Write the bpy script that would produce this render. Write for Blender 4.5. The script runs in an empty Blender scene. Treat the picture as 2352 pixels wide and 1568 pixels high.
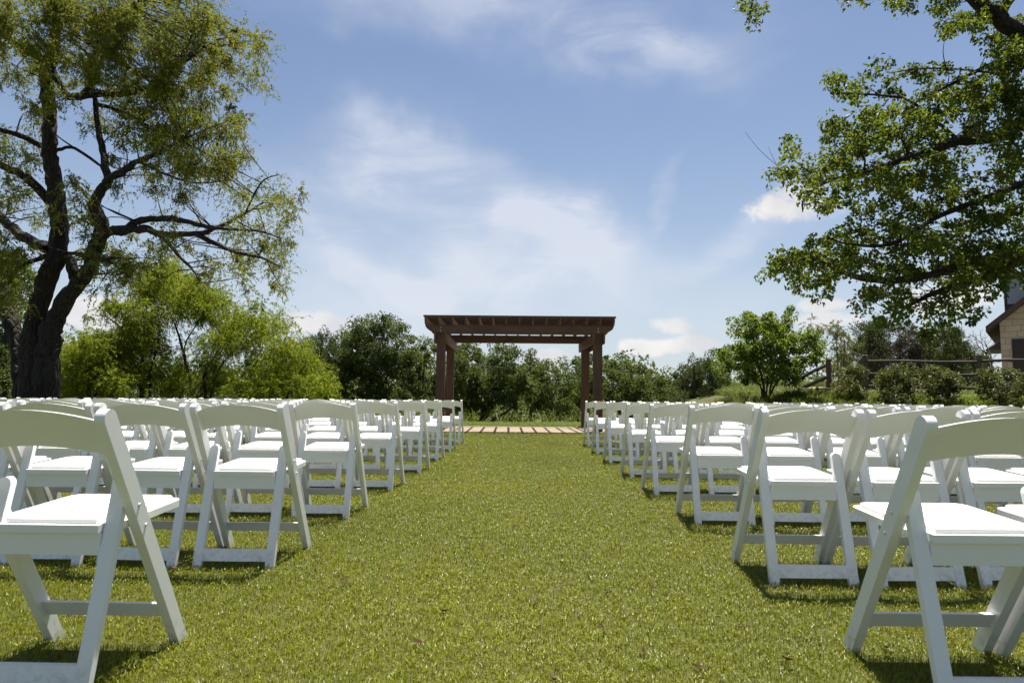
import bpy, bmesh, math, random
import numpy as np
from mathutils import Vector, Matrix

random.seed(7)
rng = np.random.default_rng(7)
scene = bpy.context.scene
COL = scene.collection
R = math.radians

# ------------------------------------------------------------------ camera
# pixel units below are those of a 2352 x 1568 view of the photograph
FPX, CX, CY, HC = 1500.0, 1176.0, 784.0, 0.82
yaw, pitch, roll = math.atan(24 / FPX), math.atan(130 / FPX), 0.0078
fwd = Vector((-math.sin(yaw) * math.cos(pitch), math.cos(yaw) * math.cos(pitch), math.sin(pitch)))
right0 = fwd.cross(Vector((0, 0, 1))).normalized()
up0 = right0.cross(fwd).normalized()
cr = math.cos(roll) * right0 + math.sin(roll) * up0
cu = math.cos(roll) * up0 - math.sin(roll) * right0
CAM = Vector((0, 0, HC))
camd = bpy.data.cameras.new('camera')
camd.sensor_width = 36.0
camd.lens = FPX / 2352 * 36.0
camd.clip_start, camd.clip_end = 0.05, 5000
camd.dof.use_dof = True
camd.dof.focus_distance = 9.0
camd.dof.aperture_fstop = 8.0
cam = bpy.data.objects.new('camera', camd)
cam.matrix_world = Matrix.Translation(CAM) @ Matrix((cr, cu, -fwd)).transposed().to_4x4()
COL.objects.link(cam)
scene.camera = cam

def ray(x, y):
    x, y = float(x), float(y)
    return ((x - CX) / FPX) * cr + ((CY - y) / FPX) * cu + fwd

def at(x, y, Y):
    v = ray(x, y)
    return CAM + v * (float(Y) / v.y)

def ground_pt(x, y, z=0.0):
    v = ray(x, y)
    return CAM + v * ((z - HC) / v.z)

# ------------------------------------------------------------------ light
SUN_EL, SUN_AZ = R(73), R(17)          # azimuth measured from +Y towards +X
sun_dir = Vector((math.sin(SUN_AZ) * math.cos(SUN_EL), math.cos(SUN_AZ) * math.cos(SUN_EL), math.sin(SUN_EL)))
sd = bpy.data.lights.new('sun', 'SUN')
sd.energy = 5.0
sd.angle = R(0.53)
sd.color = (1.0, 0.935, 0.82)
sun = bpy.data.objects.new('sun', sd)
sun.rotation_euler = sun_dir.to_track_quat('Z', 'Y').to_euler()
sun.location = sun_dir * 50
COL.objects.link(sun)

scene.view_settings.view_transform = 'Standard'
scene.view_settings.look = 'None'
scene.view_settings.exposure = 1.07
scene.view_settings.gamma = 1.0
scene.render.engine = 'CYCLES'
scene.cycles.max_bounces = 7
scene.cycles.diffuse_bounces = 4
scene.cycles.glossy_bounces = 2
scene.cycles.transmission_bounces = 5
scene.cycles.transparent_max_bounces = 4
scene.cycles.caustics_reflective = False
scene.cycles.caustics_refractive = False

class NT:
    """small node tree helper"""
    def __init__(self, tree):
        self.t = tree
        self.t.nodes.clear()
    def n(self, typ, ins=None, **kw):
        nd = self.t.nodes.new(typ)
        for k, v in kw.items():
            setattr(nd, k, v)
        for k, v in (ins or {}).items():
            self.set(nd.inputs[k], v)
        return nd
    def set(self, sock, v):
        if hasattr(v, 'is_linked'):
            self.t.links.new(v, sock)
        else:
            if isinstance(v, (tuple, list, Vector)):
                v = tuple(v)
                if sock.type == 'RGBA' and len(v) == 3:
                    v = v + (1.0,)
            sock.default_value = v
    def math(self, op, a, b=0.0, c=0.0, clamp=False):
        nd = self.n('ShaderNodeMath', {0: a, 1: b, 2: c}, operation=op, use_clamp=clamp)
        return nd.outputs[0]
    def vmath(self, op, a, b=(0, 0, 0)):
        nd = self.n('ShaderNodeVectorMath', {0: a, 1: b}, operation=op)
        return nd.outputs['Value'] if op in ('DOT_PRODUCT', 'LENGTH', 'DISTANCE') else nd.outputs[0]
    def rng(self, v, a, b, c=0.0, d=1.0, smooth=True):
        nd = self.n('ShaderNodeMapRange', {'Value': v, 'From Min': a, 'From Max': b, 'To Min': c, 'To Max': d},
                    interpolation_type='SMOOTHSTEP' if smooth else 'LINEAR')
        return nd.outputs[0]
    def mix(self, f, a, b):
        nd = self.t.nodes.new('ShaderNodeMix')
        nd.data_type = 'RGBA'
        self.set(nd.inputs[0], f); self.set(nd.inputs[6], a); self.set(nd.inputs[7], b)
        return nd.outputs[2]
    def ramp(self, f, stops):
        nd = self.n('ShaderNodeValToRGB', {0: f})
        el = nd.color_ramp.elements
        while len(el) < len(stops):
            el.new(0.5)
        for e, (p, c) in zip(el, stops):
            e.position = p
            e.color = tuple(c) + (1.0,)
        return nd.outputs[0]
    def noise(self, vec, scale, detail=4, rough=0.55, dist=0.0):
        ins = {'Scale': scale, 'Detail': detail, 'Roughness': rough, 'Distortion': dist}
        if vec is not None:
            ins['Vector'] = vec
        return self.n('ShaderNodeTexNoise', ins).outputs[0]

world = bpy.data.worlds.new('World')
scene.world = world
world.use_nodes = True
w = NT(world.node_tree)
sky = w.n('ShaderNodeTexSky', sky_type='NISHITA', sun_disc=False, sun_elevation=SUN_EL, sun_rotation=SUN_AZ,
          altitude=250.0, air_density=1.0, dust_density=1.3, ozone_density=1.6)
dirv = w.n('ShaderNodeTexCoord').outputs['Generated']
sep = w.n('ShaderNodeSeparateXYZ', {0: dirv})
hz = w.math('ADD', w.math('MAXIMUM', sep.outputs[2], 0.0), 0.13)
plane = w.n('ShaderNodeCombineXYZ', {0: w.math('DIVIDE', sep.outputs[0], hz), 1: w.math('DIVIDE', sep.outputs[1], hz), 2: 0.0}).outputs[0]

wn = w.n('ShaderNodeTexNoise', {'Vector': dirv, 'Scale': 4.0, 'Detail': 4.0, 'Roughness': 0.55}).outputs['Color']
woff = w.n('ShaderNodeVectorMath', {0: w.vmath('SUBTRACT', wn, (0.5, 0.5, 0.5)), 1: (0.26, 0.26, 0.26)}, operation='MULTIPLY').outputs[0]
dirw = w.vmath('ADD', dirv, woff)

def sky_patch(px, py, rx, ry, ang=0.0, src=None):
    """soft elliptical patch of sky round a direction: 1 in the middle, 0 at the rim"""
    src = dirv if src is None else src
    c = ray(px, py).normalized()
    a = Vector((0, 0, 1)).cross(c).normalized() * -1
    b = a.cross(c).normalized()
    ca, sa = math.cos(R(ang)), math.sin(R(ang))
    a2, b2 = a * ca + b * sa, b * ca - a * sa
    k = FPX * 0.94
    u = w.vmath('DOT_PRODUCT', src, a2 * (k / rx)); v = w.vmath('DOT_PRODUCT', src, b2 * (k / ry))
    fr = w.math('GREATER_THAN', w.vmath('DOT_PRODUCT', dirv, c), 0.0)
    ln = w.math('SQRT', w.math('ADD', w.math('MULTIPLY', u, u), w.math('MULTIPLY', v, v)))
    return w.math('MULTIPLY', w.rng(ln, 0.0, 1.0, 1.0, 0.0), fr)

def total(lst):
    s = lst[0]
    for q in lst[1:]:
        s = w.math('ADD', s, q)
    return s

# high thin cirrus: drawn-out soft noise, thick in some parts of the sky
m1 = w.n('ShaderNodeMapping', {'Vector': dirv, 'Rotation': (0, R(-24), 0), 'Scale': (1.0, 1.0, 2.6)}).outputs[0]
wisp = w.noise(m1, 2.8, 6, 0.5, 0.8)
m2 = w.n('ShaderNodeMapping', {'Vector': dirv, 'Rotation': (0, R(-30), 0), 'Scale': (2.2, 1.0, 8.0)}).outputs[0]
fib = w.noise(m2, 3.0, 6, 0.6, 1.2)
def zone(k, *a):
    return w.math('MULTIPLY', sky_patch(a[0], a[1], a[2] * 1.25, a[3] * 1.35, a[4], dirw), k)
cirrus_zone = total([
    zone(0.95, 1090, 20, 430, 95, -6), zone(0.75, 1420, 95, 270, 85, -14), zone(0.4, 1600, 60, 300, 140, 0),
    zone(0.75, 930, 385, 230, 75, -22), zone(0.35, 830, 400, 330, 130, 10), zone(0.55, 900, 500, 420, 150, -8),
    zone(0.95, 860, 590, 330, 60, -21), zone(0.6, 1080, 660, 300, 90, -15),
    zone(1.15, 1315, 530, 150, 62, 4), zone(0.7, 1290, 560, 290, 130, -8), zone(0.45, 1300, 640, 160, 170, 0),
    zone(0.65, 1520, 425, 75, 22, 48), zone(0.75, 1710, 545, 230, 55, 10), zone(0.35, 1180, 430, 330, 60, -20),
    zone(0.55, 1150, 740, 1100, 150, 0), zone(0.4, 700, 700, 400, 120, 0)])
cir = w.math('ADD', w.rng(wisp, 0.30, 0.68, 0.12, 0.9), w.rng(fib, 0.42, 0.74, 0.0, 0.22))
cir = w.math('MULTIPLY', cir, cirrus_zone)
cir = w.math('MULTIPLY', w.math('MINIMUM', cir, 1.1), 0.70, clamp=True)
# white haze that thickens to the horizon
haze_h = w.math('POWER', w.math('SUBTRACT', 1.0, w.math('MAXIMUM', sep.outputs[2], 0.0)), 4.2)
haze_h = w.math('MULTIPLY', haze_h, 0.95)
# low cumulus
def cumul(spots, scale, edge):
    g = spots[0]
    for q in spots[1:]:
        g = w.math('MAXIMUM', g, q)
    nz = w.noise(dirv, scale, 8, 0.6, 0.25)
    return w.rng(w.math('ADD', g, w.math('MULTIPLY', w.math('SUBTRACT', nz, 0.5), 1.5)), 0.45, 0.45 + edge)
big = cumul([sky_patch(1790, 478, 130, 62, -6), sky_patch(1835, 445, 110, 62, 0), sky_patch(1880, 470, 110, 60, 0)], 24, 0.5)
low = cumul([sky_patch(1545, 748, 150, 46, -6), sky_patch(1500, 795, 170, 44, 0), sky_patch(1610, 790, 140, 50, -8), sky_patch(1890, 700, 100, 30, 0),
             sky_patch(1905, 735, 120, 36, 0), sky_patch(1700, 765, 90, 32, 0), sky_patch(1270, 822, 140, 40, 0), sky_patch(720, 740, 200, 52, 0),
             sky_patch(2200, 680, 200, 70, 0), sky_patch(220, 720, 280, 70, 0)], 17, 0.40)
cum = w.math('MAXIMUM', big, w.math('MULTIPLY', low, 0.85))
shade = w.noise(dirv, 9.0, 5, 0.5)
cumc = w.mix(w.rng(shade, 0.35, 0.65), (6.6, 6.6, 6.9), (8.9, 8.6, 8.2))
skyc = w.n('ShaderNodeMix', data_type='RGBA', blend_type='MULTIPLY')
skyc.inputs[0].default_value = 1.0
w.set(skyc.inputs[6], sky.outputs[0]); w.set(skyc.inputs[7], (0.90, 0.96, 1.04))
c1 = w.mix(haze_h, skyc.outputs[2], (6.2, 6.9, 7.4))
c2 = w.mix(cir, c1, (6.9, 7.2, 8.0))
c3 = w.mix(cum, c2, cumc)
bg = w.n('ShaderNodeBackground', {'Color': c3, 'Strength': 0.0535})
w.t.links.new(bg.outputs[0], w.n('ShaderNodeOutputWorld').inputs[0])

# ------------------------------------------------------------------ materials
def new_mat(name):
    m = bpy.data.materials.new(name)
    m.use_nodes = True
    return m, NT(m.node_tree)

def finish(t, shader):
    t.t.links.new(shader, t.n('ShaderNodeOutputMaterial').inputs[0])

def bump(t, h, strength, dist=0.01):
    return t.n('ShaderNodeBump', {'Height': h, 'Strength': strength, 'Distance': dist}).outputs[0]

def mat_plastic(name, col, rough):
    m, t = new_mat(name)
    oc = t.n('ShaderNodeTexCoord').outputs['Object']
    info = t.n('ShaderNodeObjectInfo').outputs['Random']
    grime = t.noise(oc, 6.0, 6, 0.65)
    c = t.mix(t.rng(grime, 0.52, 0.8, 0.0, 0.22), col, (0.50, 0.49, 0.44))
    c = t.mix(t.math('MULTIPLY', info, 0.10), c, (0.60, 0.58, 0.52))
    hz_ = t.n('ShaderNodeSeparateXYZ', {0: oc}).outputs[2]
    smear = t.math('MULTIPLY', t.rng(hz_, 0.0, 0.13, 1.0, 0.0), t.rng(t.noise(oc, 38.0, 4, 0.7), 0.42, 0.66))
    c = t.mix(t.math('MULTIPLY', smear, 0.55), c, (0.30, 0.29, 0.17))
    scuff = t.n('ShaderNodeMapping', {'Vector': oc, 'Scale': (30, 30, 7)}).outputs[0]
    c = t.mix(t.rng(t.noise(scuff, 2.6, 5, 0.7), 0.66, 0.74, 0.0, 0.30), c, (0.42, 0.41, 0.38))
    fine = t.noise(oc, 420.0, 2, 0.5)
    p = t.n('ShaderNodeBsdfPrincipled', {'Base Color': c, 'Roughness': t.rng(grime, 0.3, 0.7, rough - 0.06, rough + 0.12),
                                         'Normal': bump(t, fine, 0.08, 0.002)})
    finish(t, p.outputs[0])
    return m

def mat_leaf(name, dark, mid, bright, trans, tfac=0.42, rough=0.5, spec=0.35):
    m, t = new_mat(name)
    tone = t.n('ShaderNodeAttribute', attribute_name='tone').outputs['Fac']
    c = t.ramp(tone, [(0.0, dark), (0.55, mid), (1.0, bright)])
    p = t.n('ShaderNodeBsdfPrincipled', {'Base Color': c, 'Roughness': rough, 'Specular IOR Level': spec})
    tr = t.n('ShaderNodeBsdfTranslucent', {'Color': t.mix(0.65, c, trans)})
    mx = t.n('ShaderNodeMixShader', {0: tfac, 1: p.outputs[0], 2: tr.outputs[0]})
    finish(t, mx.outputs[0])
    return m

def mat_bark(name, c1, c2, scale=9.0):
    m, t = new_mat(name)
    oc = t.n('ShaderNodeTexCoord').outputs['Object']
    mp = t.n('ShaderNodeMapping', {'Vector': oc, 'Scale': (1, 1, 0.22)}).outputs[0]
    nz = t.noise(mp, scale, 8, 0.7, 0.6)
    vo = t.n('ShaderNodeTexVoronoi', {'Vector': mp, 'Scale': scale * 1.8}, feature='DISTANCE_TO_EDGE').outputs[0]
    h = t.math('ADD', t.math('MULTIPLY', nz, 0.6), t.rng(vo, 0.0, 0.25))
    c = t.mix(t.rng(nz, 0.3, 0.72), c1, c2)
    p = t.n('ShaderNodeBsdfPrincipled', {'Base Color': c, 'Roughness': 0.9, 'Normal': bump(t, h, 1.0, 0.05)})
    finish(t, p.outputs[0])
    return m

def mat_wood(name, c1, c2, axis='Y', rough=0.62):
    m, t = new_mat(name)
    oc = t.n('ShaderNodeTexCoord').outputs['Object']
    sc = {'X': (0.8, 14, 14), 'Y': (14, 0.8, 14), 'Z': (14, 14, 0.8)}[axis]
    mp = t.n('ShaderNodeMapping', {'Vector': oc, 'Scale': sc}).outputs[0]
    g = t.noise(mp, 1.6, 7, 0.65, 0.8)
    big = t.noise(oc, 1.7, 3, 0.5)
    c = t.mix(t.rng(g, 0.3, 0.72), c1, c2)
    c = t.mix(t.rng(big, 0.4, 0.75, 0.0, 0.5), c, tuple(q * 0.55 for q in c1))
    knot = t.n('ShaderNodeTexVoronoi', {'Vector': oc, 'Scale': 2.3}).outputs['Distance']
    c = t.mix(t.rng(knot, 0.03, 0.09, 0.8, 0.0), c, tuple(q * 0.3 for q in c1))
    p = t.n('ShaderNodeBsdfPrincipled', {'Base Color': c, 'Roughness': rough, 'Normal': bump(t, g, 0.35, 0.01)})
    finish(t, p.outputs[0])
    return m

M = {}
M['resin'] = mat_plastic('white_resin', (0.80, 0.80, 0.79), 0.36)
M['vinyl'] = mat_plastic('white_vinyl', (0.82, 0.815, 0.79), 0.48)
M['turf'] = mat_leaf('turf_blade', (0.062, 0.078, 0.001), (0.185, 0.205, 0.002), (0.44, 0.43, 0.014), (0.36, 0.38, 0.004), 0.24, 0.38, 0.34)
M['grass'] = mat_leaf('meadow_grass', (0.045, 0.075, 0.012), (0.095, 0.135, 0.022), (0.21, 0.20, 0.06), (0.20, 0.25, 0.03), 0.38, 0.5, 0.3)
M['weed_yellow'] = mat_leaf('dry_weed', (0.08, 0.11, 0.02), (0.16, 0.175, 0.04), (0.33, 0.27, 0.10), (0.30, 0.31, 0.06), 0.4, 0.6, 0.2)
M['weed_green'] = mat_leaf('green_weed', (0.05, 0.09, 0.012), (0.12, 0.18, 0.025), (0.26, 0.27, 0.07), (0.26, 0.32, 0.04), 0.42, 0.45, 0.3)
M['mesquite'] = mat_leaf('mesquite_leaf', (0.045, 0.062, 0.010), (0.102, 0.125, 0.018), (0.205, 0.200, 0.034), (0.31, 0.325, 0.03), 0.50, 0.5, 0.2)
M['mesquite_bush'] = mat_leaf('mesquite_bush_leaf', (0.055, 0.075, 0.008), (0.108, 0.148, 0.012), (0.215, 0.232, 0.026), (0.36, 0.43, 0.022), 0.52, 0.5, 0.2)
M['elm'] = mat_leaf('elm_leaf', (0.022, 0.038, 0.006), (0.050, 0.075, 0.010), (0.135, 0.16, 0.018), (0.25, 0.32, 0.015), 0.43, 0.5, 0.22)
M['oak'] = mat_leaf('oak_leaf', (0.028, 0.046, 0.012), (0.068, 0.098, 0.024), (0.14, 0.165, 0.036), (0.17, 0.23, 0.025), 0.36, 0.55, 0.25)
M['oak_light'] = mat_leaf('light_oak_leaf', (0.034, 0.052, 0.012), (0.075, 0.105, 0.022), (0.14, 0.165, 0.036), (0.18, 0.23, 0.03), 0.38, 0.55, 0.25)
M['juniper'] = mat_leaf('juniper_leaf', (0.028, 0.048, 0.014), (0.060, 0.088, 0.025), (0.115, 0.138, 0.036), (0.12, 0.15, 0.025), 0.30, 0.6, 0.2)
M['brown_juniper'] = mat_leaf('browned_juniper_leaf', (0.032, 0.030, 0.020), (0.065, 0.058, 0.036), (0.10, 0.095, 0.05), (0.11, 0.10, 0.045), 0.22, 0.7, 0.2)
M['young_elm'] = mat_leaf('young_elm_leaf', (0.038, 0.068, 0.009), (0.085, 0.135, 0.016), (0.18, 0.22, 0.03), (0.27, 0.37, 0.022), 0.46, 0.45, 0.35)
M['pale_leaf'] = mat_leaf('pale_leaf', (0.07, 0.085, 0.03), (0.13, 0.15, 0.05), (0.22, 0.22, 0.09), (0.26, 0.28, 0.07), 0.42, 0.5, 0.3)
M['shrub'] = mat_leaf('shrub_leaf', (0.030, 0.044, 0.011), (0.068, 0.086, 0.020), (0.16, 0.14, 0.045), (0.18, 0.20, 0.03), 0.36, 0.45, 0.35)
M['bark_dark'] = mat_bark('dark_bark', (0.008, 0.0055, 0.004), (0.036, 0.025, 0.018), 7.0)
M['bark_grey'] = mat_bark('grey_bark', (0.035, 0.028, 0.022), (0.11, 0.095, 0.08), 12.0)
M['stain_x'] = mat_wood('stained_cedar_across', (0.060, 0.028, 0.013), (0.115, 0.055, 0.024), 'X')
M['stain_y'] = mat_wood('stained_cedar_along', (0.075, 0.033, 0.018), (0.155, 0.072, 0.034), 'Y')
M['stain_z'] = mat_wood('stained_cedar_upright', (0.056, 0.024, 0.010), (0.105, 0.048, 0.019), 'Z')
M['fence_wood'] = mat_wood('weathered_fence_wood', (0.040, 0.030, 0.024), (0.095, 0.072, 0.055), 'X', 0.85)
M['fence_post'] = mat_wood('weathered_post_wood', (0.07, 0.048, 0.032), (0.17, 0.12, 0.08), 'Z', 0.85)

def mat_ground():
    m, t = new_mat('ground')
    g = t.n('ShaderNodeNewGeometry').outputs['Position']
    n1 = t.noise(g, 0.35, 4, 0.6)
    n2 = t.noise(g, 9.0, 6, 0.7)
    n3 = t.noise(g, 60.0, 3, 0.7)
    c = t.mix(t.rng(n2, 0.3, 0.7), (0.050, 0.062, 0.014), (0.105, 0.115, 0.028))
    c = t.mix(t.rng(n1, 0.45, 0.7, 0.0, 0.55), c, (0.12, 0.115, 0.045))
    c = t.mix(t.rng(n3, 0.4, 0.7, 0.0, 0.5), c, (0.035, 0.042, 0.010))
    p = t.n('ShaderNodeBsdfPrincipled', {'Base Color': c, 'Roughness': 0.95, 'Normal': bump(t, n3, 0.8, 0.03)})
    finish(t, p.outputs[0])
    return m
def mat_turf_base():
    m, t = new_mat('turf_backing')
    g = t.n('ShaderNodeNewGeometry').outputs['Position']
    n2 = t.noise(g, 45.0, 4, 0.7)
    n1 = t.noise(g, 1.1, 3, 0.6)
    c = t.mix(t.rng(n2, 0.3, 0.7), (0.036, 0.044, 0.002), (0.095, 0.105, 0.006))
    c = t.mix(t.rng(n1, 0.4, 0.7, 0.0, 0.3), c, (0.10, 0.10, 0.022))
    p = t.n('ShaderNodeBsdfPrincipled', {'Base Color': c, 'Roughness': 0.8, 'Normal': bump(t, n2, 0.8, 0.02)})
    finish(t, p.outputs[0])
    return m
def mat_paving():
    m, t = new_mat('pink_paving')
    g = t.n('ShaderNodeNewGeometry').outputs['Position']
    n1 = t.noise(g, 2.2, 6, 0.65)
    n2 = t.noise(g, 38.0, 4, 0.6)
    br = t.n('ShaderNodeTexBrick', {'Vector': g, 'Color1': (0.38, 0.290, 0.215), 'Color2': (0.33, 0.245, 0.180), 'Mortar': (0.30, 0.23, 0.18),
                                    'Scale': 1.0, 'Mortar Size': 0.006, 'Brick Width': 0.62, 'Row Height': 0.46}).outputs[0]
    c = t.mix(t.rng(n1, 0.35, 0.7, 0.0, 0.4), br, (0.30, 0.22, 0.15))
    p = t.n('ShaderNodeBsdfPrincipled', {'Base Color': c, 'Roughness': 0.85, 'Normal': bump(t, n2, 0.3, 0.006)})
    finish(t, p.outputs[0])
    return m
def mat_gravel():
    m, t = new_mat('tan_gravel')
    g = t.n('ShaderNodeNewGeometry').outputs['Position']
    n1 = t.noise(g, 1.2, 5, 0.6)
    n2 = t.noise(g, 30.0, 4, 0.7)
    c = t.mix(n2, (0.30, 0.21, 0.13), (0.46, 0.36, 0.24))
    c = t.mix(t.rng(n1, 0.4, 0.7, 0.0, 0.5), c, (0.30, 0.23, 0.15))
    p = t.n('ShaderNodeBsdfPrincipled', {'Base Color': c, 'Roughness': 0.95, 'Normal': bump(t, n2, 0.6, 0.02)})
    finish(t, p.outputs[0])
    return m
def mat_stone():
    m, t = new_mat('limestone_blocks')
    g = t.n('ShaderNodeTexCoord').outputs['Object']
    nz = t.n('ShaderNodeTexNoise', {'Vector': g, 'Scale': 1.4, 'Detail': 3}).outputs['Color']
    warp = t.vmath('ADD', g, t.n('ShaderNodeVectorMath', {0: nz, 1: (0.14, 0.14, 0.14)}, operation='MULTIPLY').outputs[0])
    sw = t.n('ShaderNodeSeparateXYZ', {0: warp})
    xz = t.n('ShaderNodeCombineXYZ', {0: t.math('ADD', sw.outputs[0], sw.outputs[1]), 1: sw.outputs[2], 2: 0.0}).outputs[0]
    bk = t.n('ShaderNodeTexBrick', {'Vector': xz, 'Color1': (0.56, 0.49, 0.37), 'Color2': (0.42, 0.36, 0.265), 'Mortar': (0.25, 0.215, 0.16),
                                    'Scale': 1.0, 'Mortar Size': 0.012, 'Brick Width': 0.52, 'Row Height': 0.25, 'Bias': 0.1}, offset=0.42, squash=1.35, squash_frequency=3)
    n2 = t.noise(g, 5.0, 6, 0.65)
    c = t.mix(t.rng(n2, 0.35, 0.7, 0.0, 0.45), bk.outputs[0], (0.42, 0.37, 0.29))
    h = t.math('ADD', t.math('MULTIPLY', bk.outputs['Fac'], -1.0), t.math('MULTIPLY', n2, 0.5))
    p = t.n('ShaderNodeBsdfPrincipled', {'Base Color': c, 'Roughness': 0.9, 'Normal': bump(t, h, 0.7, 0.03)})
    finish(t, p.outputs[0])
    return m
def mat_simple(name, col, rough=0.6, metal=0.0, nscale=8.0, var=0.35):
    m, t = new_mat(name)
    oc = t.n('ShaderNodeTexCoord').outputs['Object']
    nz = t.noise(oc, nscale, 5, 0.6)
    c = t.mix(t.rng(nz, 0.35, 0.7, 0.0, var), col, tuple(q * 0.5 for q in col))
    p = t.n('ShaderNodeBsdfPrincipled', {'Base Color': c, 'Roughness': rough, 'Metallic': metal, 'Normal': bump(t, nz, 0.15, 0.01)})
    finish(t, p.outputs[0])
    return m
M['ground'] = mat_ground(); M['turf_base'] = mat_turf_base(); M['paving'] = mat_paving(); M['gravel'] = mat_gravel(); M['stone'] = mat_stone()
M['roof'] = mat_simple('dark_red_roof', (0.075, 0.040, 0.034), 0.6)
M['frame_dark'] = mat_simple('dark_frame', (0.03, 0.02, 0.02), 0.5)
M['door'] = mat_simple('dark_door', (0.022, 0.014, 0.014), 0.5)
M['glass'] = mat_simple('window_glass', (0.34, 0.36, 0.38), 0.08, 0.0, 2.0, 0.2)  # pale grey base colour stands in for reflected sky on the pane
M['bolt'] = mat_simple('galvanised_bolt', (0.45, 0.45, 0.44), 0.45, 0.8)
M['dead_leaf'] = mat_simple('dry_leaf', (0.13, 0.060, 0.026), 0.7, 0.0, 40.0, 0.6)
M['screw'] = mat_simple('pale_rivet', (0.62, 0.62, 0.60), 0.4, 0.1)

# ------------------------------------------------------------------ object helpers
def link(name, me, parent=None, mat=None):
    o = bpy.data.objects.new(name, me)
    COL.objects.link(o)
    if parent is not None:
        o.parent = parent
    if mat is not None and me is not None:
        me.materials.append(mat)
    return o

def tag(o, label, cat, group=None):
    o['label'] = label
    o['category'] = cat
    if group:
        o['group'] = group
    return o

def empty(name, loc=(0, 0, 0), rz=0.0):
    o = bpy.data.objects.new(name, None)
    o.empty_display_size = 0.2
    o.location = loc
    o.rotation_euler.z = rz
    COL.objects.link(o)
    return o

def bm_mesh(name, bm, bev=0.0, seg=2, smooth=True):
    if bev > 0:
        es = [e for e in bm.edges if len(e.link_faces) == 2 and e.calc_face_angle(0) > R(28)]
        bmesh.ops.bevel(bm, geom=es, offset=bev, segments=seg, profile=0.6, affect='EDGES', clamp_overlap=True)
    bmesh.ops.recalc_face_normals(bm, faces=bm.faces[:])
    me = bpy.data.meshes.new(name)
    bm.to_mesh(me)
    bm.free()
    if smooth:
        me.polygons.foreach_set('use_smooth', [True] * len(me.polygons))
        me.set_sharp_from_angle(angle=R(40))
    return me

def prism(bm, pts, vec):
    """closed outline pts (3D) swept along vec"""
    a = [bm.verts.new(p) for p in pts]
    b = [bm.verts.new(Vector(p) + Vector(vec)) for p in pts]
    n = len(pts)
    bm.faces.new(a); bm.faces.new(b[::-1])
    for i in range(n):
        bm.faces.new((a[i], b[i], b[(i + 1) % n], a[(i + 1) % n]))
    return a + b

def box(bm, x0, x1, y0, y1, z0, z1):
    return prism(bm, [(x0, y0, z0), (x1, y0, z0), (x1, y1, z0), (x0, y1, z0)], (0, 0, z1 - z0))

def np_mesh(name, verts, loops, sizes, tone=None, smooth=False):
    me = bpy.data.meshes.new(name)
    nv, nf = len(verts), len(sizes)
    me.vertices.add(nv)
    me.vertices.foreach_set('co', np.ascontiguousarray(verts, dtype=np.float32).ravel())
    me.loops.add(len(loops))
    me.loops.foreach_set('vertex_index', np.ascontiguousarray(loops, dtype=np.int32))
    me.polygons.add(nf)
    st = np.concatenate([[0], np.cumsum(sizes)[:-1]]).astype(np.int32)
    me.polygons.foreach_set('loop_start', st)
    if tone is not None:
        at_ = me.attributes.new('tone', 'FLOAT', 'POINT')
        at_.data.foreach_set('value', np.ascontiguousarray(tone, dtype=np.float32))
    me.polygons.foreach_set('use_smooth', np.full(nf, smooth))
    me.update(calc_edges=True)
    return me

def unit(v):
    return v / np.maximum(np.linalg.norm(v, axis=-1, keepdims=True), 1e-9)

def leaf_mesh(name, c, axis, normal, length, width, tone, fold=0.12):
    """one rhombic folded leaf per row of c"""
    n = len(c)
    axis = unit(axis)
    side = unit(np.cross(axis, normal))
    nrm = np.cross(side, axis)
    L, W = length[:, None], width[:, None]
    v = np.empty((n, 4, 3))
    v[:, 0] = c - axis * L * 0.5
    v[:, 2] = c + axis * L * 0.5 - nrm * W * fold
    mid = c + axis * L * 0.03 + nrm * W * fold
    v[:, 1] = mid + side * W * 0.5
    v[:, 3] = mid - side * W * 0.5
    return np_mesh(name, v.reshape(-1, 3), np.arange(n * 4), np.full(n, 4), np.repeat(tone, 4))

def blade_mesh(name, base, height, width, lean, bend, tone):
    """grass blades: quad + tip triangle, leaning along lean (n,2) by bend*height"""
    n = len(base)
    l3 = np.zeros((n, 3)); l3[:, :2] = lean
    ang = np.arctan2(lean[:, 1], lean[:, 0]) + np.pi / 2 + rng.normal(0, 0.35, n)
    s = np.stack([np.cos(ang), np.sin(ang), np.zeros(n)], 1) * width[:, None] * 0.5
    upv = np.zeros((n, 3)); upv[:, 2] = height
    off = l3 * (height * bend)[:, None]
    mid = base + upv * 0.62 + off * 0.35
    tip = base + upv * (1 - 0.25 * np.minimum(bend, 1.5)[:, None]) + off
    v = np.empty((n, 5, 3))
    v[:, 0] = base - s; v[:, 1] = base + s; v[:, 2] = mid + s * 0.85; v[:, 3] = mid - s * 0.85; v[:, 4] = tip
    k = np.arange(n)[:, None] * 5
    loops = (k + np.array([[0, 1, 2, 3, 3, 2, 4]])).ravel()
    sizes = np.tile([4, 3], n)
    return np_mesh(name, v.reshape(-1, 3), loops, sizes, np.repeat(tone, 5))

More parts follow.
